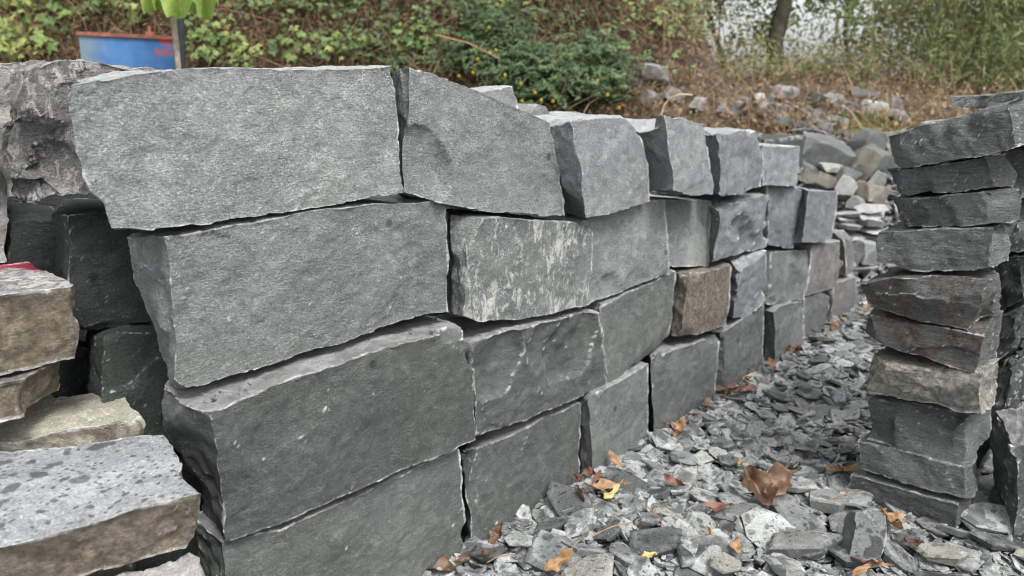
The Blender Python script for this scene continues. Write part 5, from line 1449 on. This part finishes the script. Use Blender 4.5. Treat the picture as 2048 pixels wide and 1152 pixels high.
# ------------------------------------------------------------------ trees on the skyline
def tree(label, trunk_pts, r0, crown_c, crown_r, nleaf, leaf, mat, seed, tone=0.5, bark='bark', limbs=9, name='tree', ground_=True, hang=0.0):
    rs = np.random.RandomState(seed)
    T = np.array(trunk_pts, float)
    base = T[0].copy()
    root = link(name, None, loc=base)
    tag(root, label, 'tree', 'trees on the skyline')
    rad = np.linspace(r0, r0 * 0.55, len(T))
    g = [tube(resample(T, np.linspace(0, 1, 14)), np.interp(np.linspace(0, 1, 14), np.linspace(0, 1, len(T)), rad), 10)]
    link('trunk', mesh_np('trunk', g[0][0] - base, g[0][1], M[bark], smooth=True), root)
    cc = np.array(crown_c, float); cr = np.array(crown_r, float)
    anchors = []
    lg = []
    for i in range(limbs):
        s = resample(T, np.array([rs.uniform(0.45, 1.0)]))[0]
        d = rs.normal(0, 1, 3); d /= np.linalg.norm(d)
        e_ = cc + d * cr * rs.uniform(0.5, 0.9)
        m1 = (s + e_) / 2 + np.array([0, 0, 0.15]) + rs.normal(0, 0.12, 3)
        V, F = tube(resample([s, m1, e_], np.linspace(0, 1, 8)), np.linspace(r0 * 0.3, 0.008, 8), 6)
        link('limb', mesh_np('limb', V - base, F, M[bark], smooth=True), root)
        for q in resample([s, m1, e_], np.linspace(0.3, 1, 6)): anchors.append(q)
    # sprays of leaves round many twig ends
    nc = nleaf // 22
    ctr = cc + rs.normal(0, 0.5, (nc, 3)) * cr
    A = np.array(anchors)
    k = nc // 3
    ctr[:k] = A[rs.randint(len(A), size=k)] + rs.normal(0, 0.18, (k, 3))
    C = np.repeat(ctr, 22, 0) + rs.normal(0, 0.105, (nc * 22, 3)) * [1, 1, 0.8 + hang]
    rnd = np.clip(np.repeat(rs.normal(tone, 0.2, nc), 22) + rs.normal(0, 0.13, nc * 22), 0, 1)
    V, F, r = leaves(rs, C, rs.normal(0, 0.7, C.shape) + [0, -0.2, 0.5], rs.uniform(0.6, 1.2, len(C)) * leaf, 0.42, rnd)
    link('crown', mesh_np('crown', V - base, F, M[mat], {'rnd': r}), root)
    # twigs
    Q = ctr[::2]; n = len(Q)
    V, F, r = strips(rs, Q - [0, 0, 0.1], rs.normal(0, 1, (n, 3)) + [0, 0, 0.4], rs.uniform(0.3, 0.8, n), np.full(n, 0.006), rs.uniform(-0.1, 0.4, n))
    link('twigs', mesh_np('twigs', V - base, F, M['dry_dark'], {'rnd': r}), root)['kind'] = 'stuff'

def tpt(px, py, y): return at_y(px, py, y)
def gz(p): return np.array([p[0], p[1], float(terrain_z(p[0], p[1])) - 0.05])
y1 = 10.5
t0 = tpt(1553, 140, y1)
tree('tree with a dark bent trunk and open crown against the white sky', [gz(t0), t0, tpt(1549, 80, y1), tpt(1568, 20, y1), tpt(1572, -90, y1), tpt(1560, -300, y1)], 0.125,
     tpt(1560, -70, y1 + .3), (2.2, 1.4, 1.5), 2300, 0.060, 'tree_leaf', 201, 0.45)
t0 = tpt(1935, 190, 9.8)
tree('tree with a pale brown trunk inside the thicket at the right', [gz(t0), t0, tpt(1925, 60, 9.8), tpt(1915, -60, 9.8), tpt(1925, -260, 9.8)], 0.11,
     tpt(1940, -20, 10.2), (1.3, 1.2, 1.5), 5200, 0.05, 'tree_leaf', 202, 0.55, 'bark_pale')
t0 = tpt(1700, 160, 12.5)
tree('slender tree between the two trunks, thin grey-green crown', [gz(t0), t0, tpt(1690, 60, 12.5), tpt(1705, -120, 12.5)], 0.05,
     tpt(1720, 10, 12.8), (1.9, 1.3, 1.4), 2200, 0.055, 'tree_leaf', 203, 0.5)
t0 = tpt(1450, 130, 12)
tree('small leaning tree at the left edge of the sky gap', [gz(t0), t0, tpt(1420, 40, 12), tpt(1400, -120, 12)], 0.05,
     tpt(1415, -40, 12.0), (1.0, 0.9, 1.0), 1500, 0.045, 'tree_leaf', 204, 0.4)

def thicket(label, px, dist, n_stem, wide, high, seed, tone, leafn=900):
    rs = np.random.RandomState(seed)
    c = tpt(px, 150, dist); c = gz(c)
    root = link('thicket_bush', None, loc=c)
    tag(root, label, 'bush', 'leafy thicket on the crest at the right')
    S = np.zeros((n_stem, 3)); S[:, 0] = rs.normal(0, wide * 0.5, n_stem); S[:, 1] = rs.normal(0, 0.3, n_stem)
    D = rs.normal(0, 0.16, (n_stem, 3)) + [0, 0, 1]
    L = rs.uniform(0.5, 1, n_stem) * high
    V, F, r = strips(rs, S, D, L, rs.uniform(0.004, 0.009, n_stem), rs.uniform(0, 0.25, n_stem), 7)
    link('stem', mesh_np('stem', V, F, M['thicket'], {'rnd': r * 0.4 + 0.5}), root)['kind'] = 'stuff'
    k = rs.randint(n_stem, size=leafn); t = rs.uniform(0.1, 1.0, leafn)
    C = S[k] + D[k] * (L[k] * t)[:, None] + rs.normal(0, 0.11, (leafn, 3))
    V, F, r = leaves(rs, C, rs.normal(0, 0.8, C.shape) + [0, -0.3, 0.3], rs.uniform(0.03, 0.065, leafn), 0.28, np.clip(rs.normal(tone, 0.22, leafn), 0, 1))
    link('foliage', mesh_np('foliage', V, F, M['thicket'], {'rnd': r}), root)
TH = [
 ('olive thicket bush just right of the white sky gap', 1790, 9.6, 50, 0.6, 2.2, 301, 0.55, 800),
 ('tall olive thicket bush in front of the pale trunk', 1870, 9.0, 80, 0.6, 2.6, 302, 0.6, 1700),
 ('bright green thicket bush right of the pale trunk', 1975, 9.0, 80, 0.6, 2.6, 303, 0.4, 1900),
 ('dense green thicket bush at the right picture edge', 2060, 8.6, 90, 0.6, 2.6, 304, 0.3, 2200),
 ('low green bush at the foot of the right thicket', 1960, 8.0, 60, 0.8, 0.9, 305, 0.3, 1200),
 ('low brownish bush under the white sky gap', 1700, 9.2, 60, 0.9, 0.45, 306, 0.75, 500),
 ('low olive bush at the foot of the dark bent trunk', 1600, 9.6, 50, 0.9, 0.4, 307, 0.6, 450),
 ('low olive bush left of the dark bent trunk', 1480, 9.2, 50, 0.7, 0.55, 308, 0.65, 500),
]
for a in TH: thicket(*a)
# far greenery closing the horizon beyond the crest
rs = np.random.RandomState(400)
n = 9000
C = np.stack([rs.uniform(-5, 40, n), rs.uniform(24, 34, n), rs.uniform(-0.5, 0.9, n)], 1)
C[:, 2] += 0.5 * noise(C * [1, 1, 0], 0.25, 4) + 0.1
V, F, r = leaves(rs, C, rs.normal(0, 0.7, C.shape) + [0, -0.6, 0.4], rs.uniform(0.12, 0.3, n), 0.5)
tag(link('far_woods', mesh_np('far_woods', V, F, M['green'], {'rnd': r})), 'far low woods closing the view beyond the bank', 'woods', kind='stuff')
